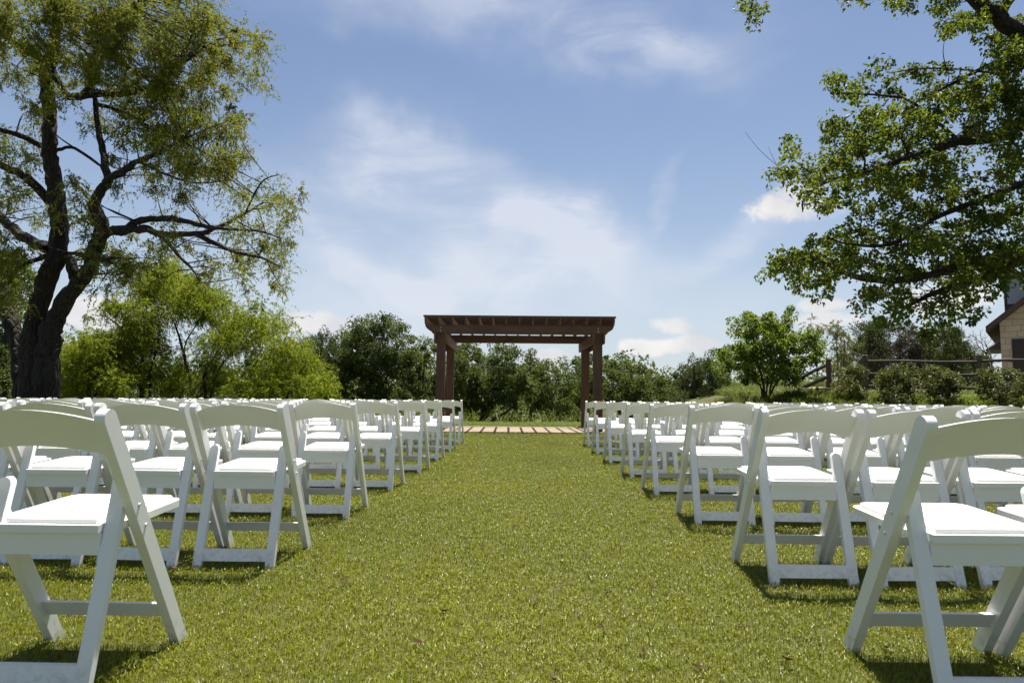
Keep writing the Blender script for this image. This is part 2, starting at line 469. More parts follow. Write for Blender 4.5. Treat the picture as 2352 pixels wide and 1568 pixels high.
def smooth_path(pts, rad, sub=5):
    P = [np.array(p, float) for p in pts]
    if len(P) < 3:
        t = np.linspace(0, 1, sub + 1)
        return [P[0] * (1 - a) + P[-1] * a for a in t], [rad[0] * (1 - a) + rad[-1] * a for a in t]
    Q, Rr = [], []
    ext = [2 * P[0] - P[1]] + P + [2 * P[-1] - P[-2]]
    for i in range(len(P) - 1):
        p0, p1, p2, p3 = ext[i:i + 4]
        for k in range(sub):
            t = k / sub
            Q.append(0.5 * (2 * p1 + (p2 - p0) * t + (2 * p0 - 5 * p1 + 4 * p2 - p3) * t * t + (3 * p1 - p0 - 3 * p2 + p3) * t ** 3))
            Rr.append(rad[i] * (1 - t) + rad[i + 1] * t)
    Q.append(P[-1]); Rr.append(rad[-1])
    return Q, Rr

class Tubes:
    """many tapering tubes gathered into one mesh"""
    def __init__(self):
        self.v, self.l, self.s, self.k = [], [], [], 0
        self.nodes = []
    def add(self, pts, rad, sides=6, sub=4, wob=0.0, keep=True):
        Q, rr = smooth_path(pts, rad, sub)
        Q = np.array(Q); rr = np.array(rr)
        if wob > 0:
            Q[1:-1] += rng.normal(0, 1, Q[1:-1].shape) * (rr[1:-1] * wob)[:, None]
        T = unit(np.gradient(Q, axis=0))
        ref = np.array([0.31, 0.87, 0.38])
        A = unit(np.cross(T, ref)); B = np.cross(T, A)
        an = np.linspace(0, 2 * np.pi, sides, endpoint=False)
        ring = (np.cos(an)[None, :, None] * A[:, None] + np.sin(an)[None, :, None] * B[:, None])
        if wob > 0:
            ring = ring * (1 + rng.normal(0, 0.09, (len(Q), sides, 1)))
        V = Q[:, None] + ring * rr[:, None, None]
        m = len(Q)
        self.v.append(V.reshape(-1, 3))
        i = np.arange(m - 1)[:, None] * sides; j = np.arange(sides)[None]
        jn = (j + 1) % sides
        F = np.stack([i + j, i + jn, i + sides + jn, i + sides + j], -1).reshape(-1, 4) + self.k
        self.l.append(F.ravel()); self.s.append(np.full(len(F), 4))
        self.k += m * sides
        if keep:
            self.nodes += [(q, r) for q, r in zip(Q, rr)]
        return Q, rr
    def build(self, name, mat, parent=None):
        me = np_mesh(name, np.concatenate(self.v), np.concatenate(self.l), np.concatenate(self.s), smooth=True)
        return link(name, me, parent, mat)

def smoothstep(a, b, x):
    t = np.clip((x - a) / (b - a), 0, 1)
    return t * t * (3 - 2 * t)

def terrain(x, y):
    x = np.asarray(x, float); y = np.asarray(y, float)
    z = 0.88 * smoothstep(12.6, 16.5, y) * smoothstep(3.0, 7.0, x)
    z = z + 0.75 * smoothstep(17, 34, y) * smoothstep(4, 11, x)
    z = z - 1.2 * smoothstep(23, 40, y) * (1 - smoothstep(2, 8, x))
    return z

# ------------------------------------------------------------------ the ground
def grid_mesh(name, xs, ys, zf):
    X, Y = np.meshgrid(xs, ys)
    V = np.stack([X, Y, zf(X, Y)], -1).reshape(-1, 3)
    nx = len(xs)
    i, j = np.meshgrid(np.arange(nx - 1), np.arange(len(ys) - 1))
    a = (j * nx + i).ravel()
    F = np.stack([a, a + 1, a + nx + 1, a + nx], -1)
    return np_mesh(name, V, F.ravel(), np.full(len(F), 4), smooth=True)

gx = np.concatenate([[-900, -400, -150, -80, -50], np.arange(-35, 45.1, 0.6), [60, 90, 150, 400, 900]])
gy = np.concatenate([[-300, -100, -40, -15], np.arange(-6, 60.1, 0.6), [75, 110, 200, 500, 1500]])
o = link('ground', grid_mesh('ground', gx, gy, lambda x, y: terrain(x, y) - 0.012), None, M['ground']); o['kind'] = 'structure'

TURF = (-8.2, 7.4, -1.0, 15.75)
bm = bmesh.new(); box(bm, TURF[0], TURF[1], TURF[2], TURF[3], -0.010, 0.0)
o = link('turf_ground', bm_mesh('turf_ground', bm, 0, smooth=False), None, M['turf_base']); o['kind'] = 'structure'
bm = bmesh.new(); box(bm, -3.3, 3.2, 15.78, 18.75, -0.012, 0.014)
o = link('paved_path', bm_mesh('paved_path', bm, 0.006, 1), None, M['paving']); o['kind'] = 'structure'
me = grid_mesh('gravel_drive', np.arange(10.5, 30.1, 0.6), np.arange(22.5, 27.1, 0.6), lambda x, y: terrain(x, y) + 0.03)
o = link('gravel_drive', me, None, M['gravel']); o['kind'] = 'structure'

# turf blades, finer and denser where the camera stands
bs, hs, ws, ts, ls, bd = [], [], [], [], [], []
for chunk in range(4):
    n = 160000
    a_, b_ = 1.35 ** 0.7, 15.72 ** 0.7
    y = (a_ + rng.uniform(0, 1, n) * (b_ - a_)) ** (1 / 0.7)
    x = rng.uniform(-1, 1, n) * 0.86 * y
    m = (x > TURF[0]) & (x < TURF[1])
    x, y = x[m], y[m]
    k = len(x)
    d = y
    patch = 0.5 + 0.25 * np.sin(x * 2.1 + 1.3 * np.sin(y * 1.7)) * np.sin(y * 1.9 + 0.8 * np.sin(x * 2.7)) + 0.25 * np.sin(x * 0.9 + 2.0 * np.sin(y * 0.53 + 1.0)) * np.sin(y * 0.8 + 1.7 * np.sin(x * 0.7))
    clump = 0.5 + 0.5 * np.sin(x * 23 + 3 * np.sin(y * 17)) * np.sin(y * 21 + 3 * np.sin(x * 19))
    bs.append(np.stack([x, y, np.full(k, -0.002)], 1))
    hs.append(rng.uniform(0.020, 0.036, k) * (0.85 + 0.3 * clump))
    ws.append(0.0017 * np.maximum(1, (d / 2.0)) ** 0.72 * rng.uniform(0.8, 1.4, k))
    an = rng.normal(1.2, 1.5, k)
    ls.append(np.stack([np.cos(an), np.sin(an)], 1))
    bd.append(rng.uniform(0.2, 1.15, k))
    ts.append(np.clip(rng.beta(2.2, 2.6, k) * 0.72 + 0.26 * patch + 0.14 * clump - 0.07, 0, 1))
me = blade_mesh('artificial_turf', np.concatenate(bs), np.concatenate(hs), np.concatenate(ws), np.concatenate(ls), np.concatenate(bd), np.concatenate(ts))
o = link('artificial_turf', me, None, M['turf']); o['kind'] = 'stuff'
o['label'] = 'short yellow green artificial turf blades covering the aisle and seating area'; o['category'] = 'turf'

# ------------------------------------------------------------------ folding chairs
HW = 0.226                       # half width over the long legs
LEG_T, LEG_D = 0.030, 0.024      # thickness across, half depth
TOPY, TOPZ, FOOTY = -0.008, 0.757, 0.450

def leg_y(z):
    return FOOTY + (TOPY - FOOTY) * z / TOPZ

def long_leg(side):
    bm = bmesh.new()
    a = Vector((0, TOPY - FOOTY, TOPZ)).normalized()
    n = Vector((0, a.z, -a.y))
    pts = []
    T = Vector((0, TOPY, TOPZ))
    hd = LEG_D + 0.003
    for k in range(9):
        th = math.pi * k / 8
        pts.append(T + n * (hd * math.cos(th)) + a * (hd * math.sin(th)))
    for s in (-1, 1):                      # horizontal cut at the ground
        p = T + n * (s * LEG_D)
        pts.append(p + a * (-p.z / a.z))
    x0 = HW - LEG_T if side > 0 else -HW
    prism(bm, [p + Vector((x0, 0, 0)) for p in pts], (LEG_T, 0, 0))
    return bm_mesh('front_leg', bm, 0.006, 3)

def rear_leg(side):
    bm = bmesh.new()
    xo, xi, zt = HW - LEG_T - 0.001, HW - LEG_T - 0.043, 0.578
    prof = [(xo, 0.0), (xo, zt - 0.022)]
    c, r_ = (xo + xi) / 2, (xo - xi) / 2
    for k in range(1, 8):
        th = math.pi * k / 8
        prof.append((c + r_ * math.cos(th), zt - 0.022 + 0.022 * math.sin(th)))
    prof += [(xi, zt - 0.022), (xi, 0.0)]
    pts = [Vector((x * side, 0.235 * z, z)) for x, z in prof]
    prism(bm, pts, (0, 0.023, 0))
    return bm_mesh('rear_leg', bm, 0.004, 2)

def backrest():
    bm = bmesh.new()
    n = 15
    rows = []
    for i in range(n):
        u = -1 + 2 * i / (n - 1)
        x = u * (HW - LEG_T + 0.002)
        zt, zb = 0.780 - 0.032 * u * u, 0.680 - 0.028 * u * u
        cy = -0.020 * (1 - u * u)
        row = []
        for z in (zb, zt):
            for dy in (-0.008, 0.008):
                row.append(bm.verts.new((x, leg_y(z) + cy + dy, z)))
        rows.append(row)
    for a, b in zip(rows, rows[1:]):
        for i, j in ((0, 1), (1, 3), (3, 2), (2, 0)):
            bm.faces.new((a[i], a[j], b[j], b[i]))
    bm.faces.new((rows[0][0], rows[0][1], rows[0][3], rows[0][2]))
    bm.faces.new((rows[-1][0], rows[-1][1], rows[-1][3], rows[-1][2]))
    return bm_mesh('backrest', bm, 0.004, 2)

def seat_outline(inset, back, front, half_b, half_f, r):
    pts = [(-half_b + inset, back + inset), (half_b - inset, back + inset)]
    pts += [(half_b - inset, 0.128 + inset), (half_f - inset, 0.142 + inset)] if half_b < half_f else []
    cx, cy, rr = half_f - inset - r, front - inset - r, r
    for k in range(6):
        th = math.pi / 2 * k / 5
        pts.append((cx + rr * math.cos(th), cy + rr * math.sin(th)))
    for k in range(6):
        th = math.pi / 2 + math.pi / 2 * k / 5
        pts.append((-cx + rr * math.cos(th), cy + rr * math.sin(th)))
    pts += [(-half_f + inset, 0.142 + inset), (-half_b + inset, 0.128 + inset)] if half_b < half_f else []
    return pts

def seat_z(y):
    return 0.432 + 0.055 * (y - 0.09)

def seat():
    bm = bmesh.new()
    o_ = seat_outline(0, 0.082, 0.468, 0.150, 0.193, 0.045)
    prism(bm, [(x, y, seat_z(y) - 0.002) for x, y in o_], (0, 0, 0.022))
    return bm_mesh('seat', bm, 0.005, 2)

def seat_pad():
    bm = bmesh.new()
    o_ = seat_outline(0.018, 0.082, 0.468, 0.150, 0.193, 0.038)
    prism(bm, [(x, y, seat_z(y) + 0.012) for x, y in o_], (0, 0, 0.020))
    return bm_mesh('seat_pad', bm, 0.007, 3)

def rear_rail():
    bm = bmesh.new()
    box(bm, -0.1515, 0.1515, 0.093, 0.113, 0.366, 0.4285)
    return bm_mesh('seat_rail', bm, 0.004, 2)

def crossbar():
    bm = bmesh.new()
    pts = [Vector((-0.153, 0.235 * z + 0.0025, z)) for z in (0.037, 0.090)]
    pts += [p + Vector((0, 0.018, 0)) for p in pts[::-1]]
    prism(bm, pts, (0.306, 0, 0))
    return bm_mesh('rear_crossbar', bm, 0.003, 2)

def stretcher():
    bm = bmesh.new()
    z0, z1 = 0.108, 0.156
    pts = [Vector((-HW + LEG_T - 0.001, leg_y(z) - 0.010, z)) for z in (z0, z1)]
    pts += [p + Vector((0, 0.020, 0)) for p in pts[::-1]]
    prism(bm, pts, (2 * (HW - LEG_T) + 0.002, 0, 0))
    return bm_mesh('front_stretcher', bm, 0.003, 2)

def rivet(side):
    bm = bmesh.new()
    for (y, z) in ((leg_y(0.50), 0.50), (leg_y(0.435), 0.435)):
        bmesh.ops.create_cone(bm, cap_ends=True, segments=10, radius1=0.006, radius2=0.0045, depth=0.004,
                              matrix=Matrix.Translation((side * (HW + 0.0015), y, z)) @ Matrix.Rotation(side * math.pi / 2, 4, 'Y'))
    return bm_mesh('rivet', bm, 0)

chair_parts = [('front_leg', long_leg(-1), 'resin'), ('front_leg', long_leg(1), 'resin'), ('rear_leg', rear_leg(-1), 'resin'), ('rear_leg', rear_leg(1), 'resin'),
               ('backrest', backrest(), 'resin'), ('seat', seat(), 'resin'), ('seat_rail', rear_rail(), 'resin'),
               ('rear_crossbar', crossbar(), 'resin'), ('front_stretcher', stretcher(), 'resin')]
chair0 = empty('folding_chair')
for nm, me, mt in chair_parts:
    ob = link(nm, me, chair0, M[mt])
    if nm == 'seat':
        link('seat_pad', seat_pad(), ob, M['vinyl'])
    if nm == 'front_leg':
        s = 1 if me.vertices[0].co.x > 0 else -1
        link('rivet', rivet(s), ob, M['screw'])

def copy_tree(o, parent=None):
    c = o.copy()
    COL.objects.link(c)
    if parent is not None:
        c.parent = parent
    for ch in list(o.children):
        copy_tree(ch, c)
    return c

ORD = ['first', 'second', 'third', 'fourth', 'fifth', 'sixth', 'seventh', 'eighth', 'ninth', 'tenth', 'eleventh', 'twelfth', 'thirteenth']
left_feet = [(425, 1470), (715, 1257), (847.4, 1165.6), (930.8, 1111.6), (986.8, 1076.3), (1021.7, 1051.5), (1047.6, 1031.7), (1066.3, 1016.8)]
right_feet = [(1940, 1490), (1678, 1287), (1549.3, 1179), (1472.5, 1120.9), (1424.8, 1085.7), (1383.3, 1056.6), (1358.4, 1036.9), (1339.3, 1021.3)]
PITCH = 0.466
chairs = []
for side, feet, ncol in ((-1, left_feet, 12), (1, right_feet, 11)):
    for r, (fx, fy) in enumerate(feet):
        g = ground_pt(fx, fy)
        x0 = g.x + side * HW
        y0 = g.y - FOOTY - 0.01
        tilt = random.uniform(-0.006, 0.006)
        for c in range(ncol):
            x = x0 + side * PITCH * c
            edge = abs(x) - HW
            if c > 0 and r == 0 and side < 0:
                continue
            if c and edge > 0.83 * (y0 + 0.45):
                continue
            j = 0.3 if c == 0 else 1.0
            chairs.append((side, r, c, x + random.uniform(-0.007, 0.007) * j, y0 + tilt * abs(x - x0) * side + random.uniform(-0.026, 0.026) * j, R(random.uniform(-2.2, 2.2)) * j))
for i, (side, r, c, x, y, a) in enumerate(chairs):
    ch = chair0 if i == 0 else copy_tree(chair0)
    ch.location = (x, y, -0.002)
    ch.rotation_euler.z = a
    sd_ = 'left' if side < 0 else 'right'
    rowt = 'nearest row' if r == 0 else ('farthest row' if r == 7 else ORD[r] + ' row from the camera')
    colt = 'beside the aisle' if c == 0 else ORD[c] + ' from the aisle'
    tag(ch, f'white folding chair {sd_} of the aisle, {rowt}, {colt}', 'chair', 'white folding chairs in rows beside the grass aisle')

# ------------------------------------------------------------------ pergola
PX, PY = -0.075, 16.3
perg = empty('pergola', (PX, PY, 0.0), R(1.2))
tag(perg, 'dark red stained timber pergola over the paved pad at the end of the aisle', 'pergola')
HS, PD, PW = 1.957, 2.65, 0.215          # half post spacing, depth, post size
def pbox(name, x0, x1, y0, y1, z0, z1, mat, bev=0.008, parent=perg):
    bm = bmesh.new()
    # object origin kept at the pergola; long faces get a few cuts of slight warp through bevel only
    box(bm, x0, x1, y0, y1, z0, z1)
    return link(name, bm_mesh(name, bm, bev, 2), parent, M[mat])
for sx in (-1, 1):
    for y in (0.0, PD):
        pbox('post', sx * HS - PW / 2, sx * HS + PW / 2, y - PW / 2, y + PW / 2, 0.0, 2.615, 'stain_z', 0.012)

def ogee(x_end, z0, z1, s):
    """scrolled beam end going from the upper tip down to the underside (list of (x,z))"""
    k = (z1 - z0) / 235.0
    prof = [(0, 0), (2, 30), (12, 60), (32, 92), (62, 122), (100, 145), (140, 158), (158, 166), (172, 182), (182, 204), (188, 235)]
    return [(x_end - s * a * k, z1 - b * k) for a, b in prof]
for y in (-PW / 2 - 0.045, PW / 2, PD - PW / 2 - 0.045, PD + PW / 2):
    bm = bmesh.new()
    xl, xr = -2.345, 2.345
    out = ogee(xr, 2.42, 2.625, 1) + [(x, z) for x, z in ogee(xl, 2.42, 2.625, -1)[::-1]]
    sgn = -0.002 if y < PD / 2 else 0.002
    prism(bm, [(x, y + sgn, z) for x, z in out], (0, 0.045, 0))
    link('cross_beam', bm_mesh('cross_beam', bm, 0.004, 1), perg, M['stain_x'])
for sx in (-1, 1):
    for off in (-PW / 2 - 0.047, PW / 2 + 0.002):
        bm = bmesh.new()
        ya, yb, z0, z1 = -0.30, PD + 0.36, 2.175, 2.418
        out = [(ya, z1), (ya + 0.03, z0 + 0.10), (ya + 0.07, z0), (yb - 0.07, z0), (yb - 0.03, z0 + 0.10), (yb, z1)]
        prism(bm, [(sx * HS + off, y, z) for y, z in out], (0.045, 0, 0))
        link('side_beam', bm_mesh('side_beam', bm, 0.004, 1), perg, M['stain_y'])
for k in range(15):
    x = -2.325 + k * (4.65 / 14)
    bm = bmesh.new()
    ya, yb, z0, z1 = -0.36, PD + 0.40, 2.627, 2.795
    out = [(ya, z1), (ya + 0.04, z0 + 0.08), (ya + 0.10, z0), (yb - 0.10, z0), (yb - 0.04, z0 + 0.08), (yb, z1)]
    prism(bm, [(x - 0.021, y, z) for y, z in out], (0.042, 0, 0))
    link('rafter', bm_mesh('rafter', bm, 0.003, 1), perg, M['stain_y'])
ns = 18
for k in range(ns):
    y = -0.33 + k * ((PD + 0.68) / (ns - 1))
    pbox('slat', -2.372, 2.372, y - 0.019, y + 0.019, 2.797, 2.840, 'stain_x', 0.003)
for sx in (-1, 1):
    bm = bmesh.new()
    for z in (2.475, 2.555):
        bmesh.ops.create_cone(bm, cap_ends=True, segments=12, radius1=0.020, radius2=0.014, depth=0.014,
                              matrix=Matrix.Translation((sx * HS, -PW / 2 - 0.054, z)) @ Matrix.Rotation(math.pi / 2, 4, 'X'))
    link('bolt', bm_mesh('bolt', bm), perg, M['bolt'])

# ------------------------------------------------------------------ foliage builders
def rand_dirs(n):
    return unit(rng.normal(0, 1, (n, 3)))

def broad_leaves(cents, rads, per, length, width, up=0.7, flat=1.0, tone_base=None, tone_sd=0.2):
    """leaf centres, axes, normals, sizes for round clumps"""
    n = len(cents)
    idx = np.repeat(np.arange(n), per)
    k = len(idx)
    d = rand_dirs(k)
    rr = rng.uniform(0.25, 1.0, k) ** 0.55
    c = cents[idx] + d * (rads[idx] * rr)[:, None] * np.array([1, 1, flat])
    ax = unit(d * 0.7 + rng.normal(0, 0.55, (k, 3)) + np.array([0, 0, -0.25]))
    nr = unit(rng.normal(0, 0.55, (k, 3)) + np.array([0, 0, up]))
    ln = rng.uniform(0.7, 1.3, k) * length
    wd = rng.uniform(0.75, 1.25, k) * width
    tb = rng.normal(0.45, 0.14, n) if tone_base is None else tone_base
    tone = np.clip(tb[idx] + rng.normal(0, tone_sd, k), 0, 1)
    return c, ax, nr, ln, wd, tone

def feathery(cents, rads, sprigs, per, length, width, droop=0.6, tone_sd=0.16):
    """drooping compound leaves: sprig curves with narrow leaflets"""
    n = len(cents)
    idx = np.repeat(np.arange(n), sprigs)
    k = len(idx)
    d = rand_dirs(k)
    base = cents[idx] + d * (rads[idx] * rng.uniform(0.1, 0.9, k))[:, None]
    sd2 = unit(d * 0.8 + rng.normal(0, 0.4, (k, 3)) + np.array([0, 0, -0.15]))
    sl = rads[idx] * rng.uniform(0.45, 0.95, k)
    tb = np.clip(rng.normal(0.46, 0.13, n), 0, 1)[idx] + rng.normal(0, 0.08, k)
    i2 = np.repeat(np.arange(k), per)
    t = np.tile(np.linspace(0.05, 1, per), k)
    p = base[i2] + sd2[i2] * (sl[i2] * t)[:, None] + np.array([0, 0, -1.0]) * (droop * sl[i2] * t * t)[:, None]
    p += rng.normal(0, 0.012, p.shape)
    ax = unit(sd2[i2] * 0.5 + rng.normal(0, 0.65, p.shape) + np.array([0, 0, -0.45]))
    nr = unit(rng.normal(0, 0.7, p.shape) + np.array([0, 0, 0.6]))
    m = len(p)
    return p, ax, nr, rng.uniform(0.7, 1.35, m) * length, rng.uniform(0.75, 1.25, m) * width, np.clip(tb[i2] + rng.normal(0, tone_sd, m), 0, 1)

def twig_to(tubes, node_arr, node_rad, c, r0=0.012, sides=4, reach=1.25):
    """thin twig from the nearest limb point to clump c"""
    d = np.linalg.norm(node_arr - c, axis=1) + (c[2] < node_arr[:, 2]) * 0.25
    i = int(np.argmin(d))
    a = node_arr[i]
    if d[i] > reach:
        return
    mid = (a + c) / 2 + rng.normal(0, 0.06, 3) * np.linalg.norm(c - a) + np.array([0, 0, 0.05 * np.linalg.norm(c - a)])
    tubes.add([a, mid, c], [min(r0 * 1.6, node_rad[i] * 0.6), r0, r0 * 0.35], sides, 3, 0, keep=True)

def blob_points(blobs, per_area, depth):
    """clump centres inside view-traced patches, each patch given its own depth range"""
    out = []
    for (bx, by, rx, ry, den) in blobs:
        n = max(1, int(per_area * rx * ry * den))
        a = rng.uniform(0, 2 * np.pi, n); q = np.sqrt(rng.uniform(0, 1, n))
        d0 = rng.uniform(*depth)
        for k in range(n):
            dd = np.clip(d0 + rng.normal(0, (depth[1] - depth[0]) * 0.28), depth[0], depth[1])
            out.append(at(bx + rx * q[k] * math.cos(a[k]), by + ry * q[k] * math.sin(a[k]), dd))
    return np.array([tuple(p) for p in out])

# ------------------------------------------------------------------ big mesquite on the left
def branch(tb, pts, r0, r1, d0, d1, sides=8, wob=0.12, sub=5):
    n = len(pts)
    P = []
    for i, (x, y) in enumerate(pts):
        t = i / (n - 1)
        P.append(tuple(at(x, y, d0 * (1 - t) + d1 * t)))
    rad = [r0 * (1 - i / (n - 1)) + r1 * i / (n - 1) for i in range(n)]
    return tb.add(P, rad, sides, sub, wob)

D0 = 12.8
base = at(82, 912, D0)
mesq = empty('mesquite_tree', (base.x, base.y, 0))
tag(mesq, 'large mesquite tree with dark twisting trunks and feathery foliage at far left behind chairs', 'tree')
tb = Tubes()
gz = ground_pt(82, 975)
root = [(82, 1012), (80, 940), (78, 880)]
branch(tb, root + [(80, 800), (72, 760)], 0.31, 0.23, D0, D0, 14, 0.05)
branch(tb, [(100, 1012), (100, 940), (108, 860), (112, 790), (122, 740)], 0.25, 0.19, D0 - 0.12, D0 - 0.1, 12, 0.06)
branch(tb, [(58, 1000), (54, 880), (42, 800), (17, 709), (-6, 655), (-60, 560), (-90, 450)], 0.20, 0.10, D0 + 0.1, D0 + 0.9, 10, 0.08)
# main stem
branch(tb, [(72, 780), (82, 730), (100, 660), (130, 590), (135, 525), (132, 465), (125, 420), (114, 365), (113, 330), (114, 255), (106, 185), (116, 140)], 0.185, 0.115, D0, D0 - 0.3, 12, 0.06)
branch(tb, [(114, 148), (132, 60), (160, -40), (200, -160)], 0.11, 0.03, D0 - 0.3, D0 - 0.6)
branch(tb, [(112, 146), (48, 102), (0, 77), (-70, 40)], 0.08, 0.03, D0 - 0.3, D0 - 1.2)
branch(tb, [(116, 150), (150, 215), (175, 225), (205, 200), (240, 130), (300, 40), (350, -60)], 0.07, 0.02, D0 - 0.2, D0 - 1.3)
# second stem
branch(tb, [(112, 765), (130, 725), (172, 660), (200, 625), (214, 590), (232, 525), (218, 478)], 0.165, 0.115, D0 - 0.1, D0 - 0.4, 12, 0.06)
branch(tb, [(172, 655), (165, 610), (150, 590), (140, 585)], 0.12, 0.09, D0 - 0.1, D0 - 0.05, 8)
branch(tb, [(222, 520), (216, 472), (238, 430), (250, 414), (286, 392), (312, 373), (366, 351), (420, 320)], 0.115, 0.03, D0 - 0.4, D0 - 1.2)
branch(tb, [(248, 416), (240, 365), (236, 345), (223, 275), (216, 220), (206, 183), (220, 110), (250, 40)], 0.08, 0.02, D0 - 0.45, D0 + 0.5)
branch(tb, [(168, 222), (250, 215), (320, 210), (400, 160), (470, 110)], 0.075, 0.015, D0 - 0.2, D0 - 1.6)
branch(tb, [(226, 545), (262, 530), (300, 526), (340, 526), (366, 537), (450, 537), (500, 522), (560, 492), (605, 465)], 0.10, 0.014, D0 - 0.5, D0 - 1.5)
branch(tb, [(275, 535), (316, 509), (366, 502), (416, 506), (466, 519), (520, 526), (590, 530), (640, 545)], 0.075, 0.012, D0 - 0.6, D0 - 1.9)
branch(tb, [(450, 537), (533, 576), (600, 592), (650, 615)], 0.05, 0.010, D0 - 1.1, D0 - 2.0)
branch(tb, [(366, 537), (416, 592), (443, 619), (460, 650)], 0.04, 0.010, D0 - 0.7, D0 - 0.9)
branch(tb, [(560, 495), (600, 420), (640, 400)], 0.02, 0.008, D0 - 1.4, D0 - 1.6)
branch(tb, [(110, 572), (50, 542), (0, 496), (-70, 440)], 0.12, 0.06, D0, D0 + 0.6)
branch(tb, [(117, 465), (62, 410), (0, 377), (-80, 330)], 0.10, 0.05, D0 - 0.1, D0 - 0.9)
branch(tb, [(95, 337), (55, 315), (0, 297), (-60, 285)], 0.06, 0.04, D0 - 0.2, D0 - 0.8)
branch(tb, [(110, 586), (50, 610), (7, 652), (-20, 700)], 0.05, 0.03, D0 - 0.1, D0 - 0.7)
branch(tb, [(145, 583), (187, 583), (233, 596), (260, 605), (300, 640)], 0.04, 0.012, D0 - 0.2, D0 - 1.1)
branch(tb, [(112, 352), (138, 343), (170, 340), (230, 380), (236, 382)], 0.04, 0.02, D0 - 0.1, D0 - 0.4)
branch(tb, [(250, 130), (330, 175), (400, 150), (450, 60), (455, 0)], 0.045, 0.012, D0 - 1.0, D0 - 1.6)
branch(tb, [(225, 240), (290, 260), (350, 300), (430, 330), (500, 370)], 0.045, 0.010, D0 + 0.2, D0 - 0.6)
branch(tb, [(320, 372), (380, 400), (450, 420), (520, 415)], 0.03, 0.008, D0 - 0.9, D0 - 1.4)
mesq_blobs = [(60, 40, 110, 70, 1.0), (200, 30, 120, 60, 1.1), (330, 40, 110, 70, 1.1), (430, 60, 80, 70, 0.8), (500, 70, 60, 60, 0.9), (560, 100, 55, 35, 0.7), (480, 20, 40, 30, 0.5),
              (60, 130, 80, 50, 0.9), (190, 110, 90, 60, 0.9), (300, 150, 110, 60, 1.1), (420, 150, 80, 55, 1.1), (520, 150, 60, 40, 0.8), (585, 195, 32, 34, 0.9), (590, 100, 22, 18, 0.5),
              (70, 180, 60, 40, 0.5), (120, 240, 50, 45, 0.8), (240, 190, 80, 40, 0.6), (340, 220, 90, 50, 1.0), (450, 220, 90, 45, 1.0), (540, 240, 40, 40, 0.6),
              (80, 270, 40, 30, 0.4), (260, 290, 60, 40, 0.5), (350, 300, 90, 50, 1.2), (440, 300, 70, 50, 1.1), (510, 300, 50, 40, 0.7), (380, 370, 70, 40, 0.8), (460, 370, 70, 45, 1.1), (540, 360, 40, 45, 1.0), (510, 400, 50, 28, 0.8),
              (300, 350, 50, 30, 0.4), (330, 400, 60, 30, 0.6), (180, 400, 50, 40, 0.3), (60, 340, 40, 50, 0.5), (30, 390, 40, 50, 0.5), (190, 440, 40, 30, 0.3), (320, 440, 60, 26, 0.5), (400, 450, 50, 28, 0.5),
              (60, 480, 70, 40, 0.7), (40, 560, 60, 50, 0.7), (200, 500, 40, 35, 0.8), (210, 560, 40, 40, 0.9), (250, 600, 50, 40, 0.8), (300, 580, 50, 40, 0.7), (290, 630, 50, 30, 0.8), (240, 650, 40, 22, 0.6), (330, 620, 50, 40, 0.7),
              (370, 570, 70, 40, 0.5), (420, 500, 60, 25, 0.4), (520, 460, 40, 26, 0.5), (600, 450, 40, 30, 0.8), (660, 440, 32, 30, 0.9), (650, 500, 45, 30, 1.0), (560, 520, 70, 28, 0.7), (670, 540, 26, 25, 0.8),
              (600, 570, 60, 32, 0.9), (540, 600, 50, 35, 0.9), (620, 620, 36, 40, 0.8), (640, 655, 22, 18, 0.6), (560, 650, 32, 22, 0.7), (470, 590, 40, 35, 0.5), (460, 650, 40, 25, 0.4),
              (-60, 100, 80, 100, 0.9), (-60, 320, 70, 80, 0.6), (-70, 520, 70, 90, 0.7), (30, 640, 45, 50, 0.7), (100, -70, 160, 60, 0.8), (350, -60, 160, 60, 0.8), (30, 700, 30, 40, 0.5)]
cp = blob_points(mesq_blobs, 0.0050, (10.6, 14.2))
arr = np.array([n[0] for n in tb.nodes]); rads_ = np.array([n[1] for n in tb.nodes])
thin = rads_ < 0.12
for c in cp:
    twig_to(tb, arr[thin], rads_[thin], c, 0.0105)
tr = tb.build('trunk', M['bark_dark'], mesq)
tr.matrix_parent_inverse = mesq.matrix_world.inverted() if False else Matrix.Translation(-Vector(mesq.location))
cr_ = np.clip(rng.normal(0.22, 0.065, len(cp)), 0.10, 0.40)
F = feathery(cp, cr_, 24, 11, 0.066, 0.0175, 0.32)
ob = link('crown', leaf_mesh('crown', *F), mesq, M['mesquite']); ob.matrix_parent_inverse = Matrix.Translation(-Vector(mesq.location))

# ------------------------------------------------------------------ elm reaching in from the right
E0 = 11.3
etrunk = Vector((10.8, 11.6, terrain(10.8, 11.6)))
elm = empty('elm_tree', etrunk)
tag(elm, 'broad leaved elm tree whose leafy branches reach in from the right edge', 'tree')
tb = Tubes()
fork = Vector((10.5, 11.5, 2.6))
tb.add([tuple(etrunk + Vector((0, 0, -0.1))), tuple(etrunk + Vector((-0.05, 0, 1.2))), tuple(fork)], [0.34, 0.27, 0.24], 12, 5, 0.05)
def ebranch(pts, r0, r1, d0, d1, frm=None, sides=8, wob=0.1):
    n = len(pts)
    P = [tuple(at(x, y, d0 + (d1 - d0) * i / (n - 1))) for i, (x, y) in enumerate(pts)]
    if frm is not None:
        P = [tuple(frm)] + P
    m = len(P)
    tb.add(P, [r0 + (r1 - r0) * i / (m - 1) for i in range(m)], sides, 5, wob)
ez = lambda zx, zy: (1568.8 + zx * 0.3662, zy * 0.3662)
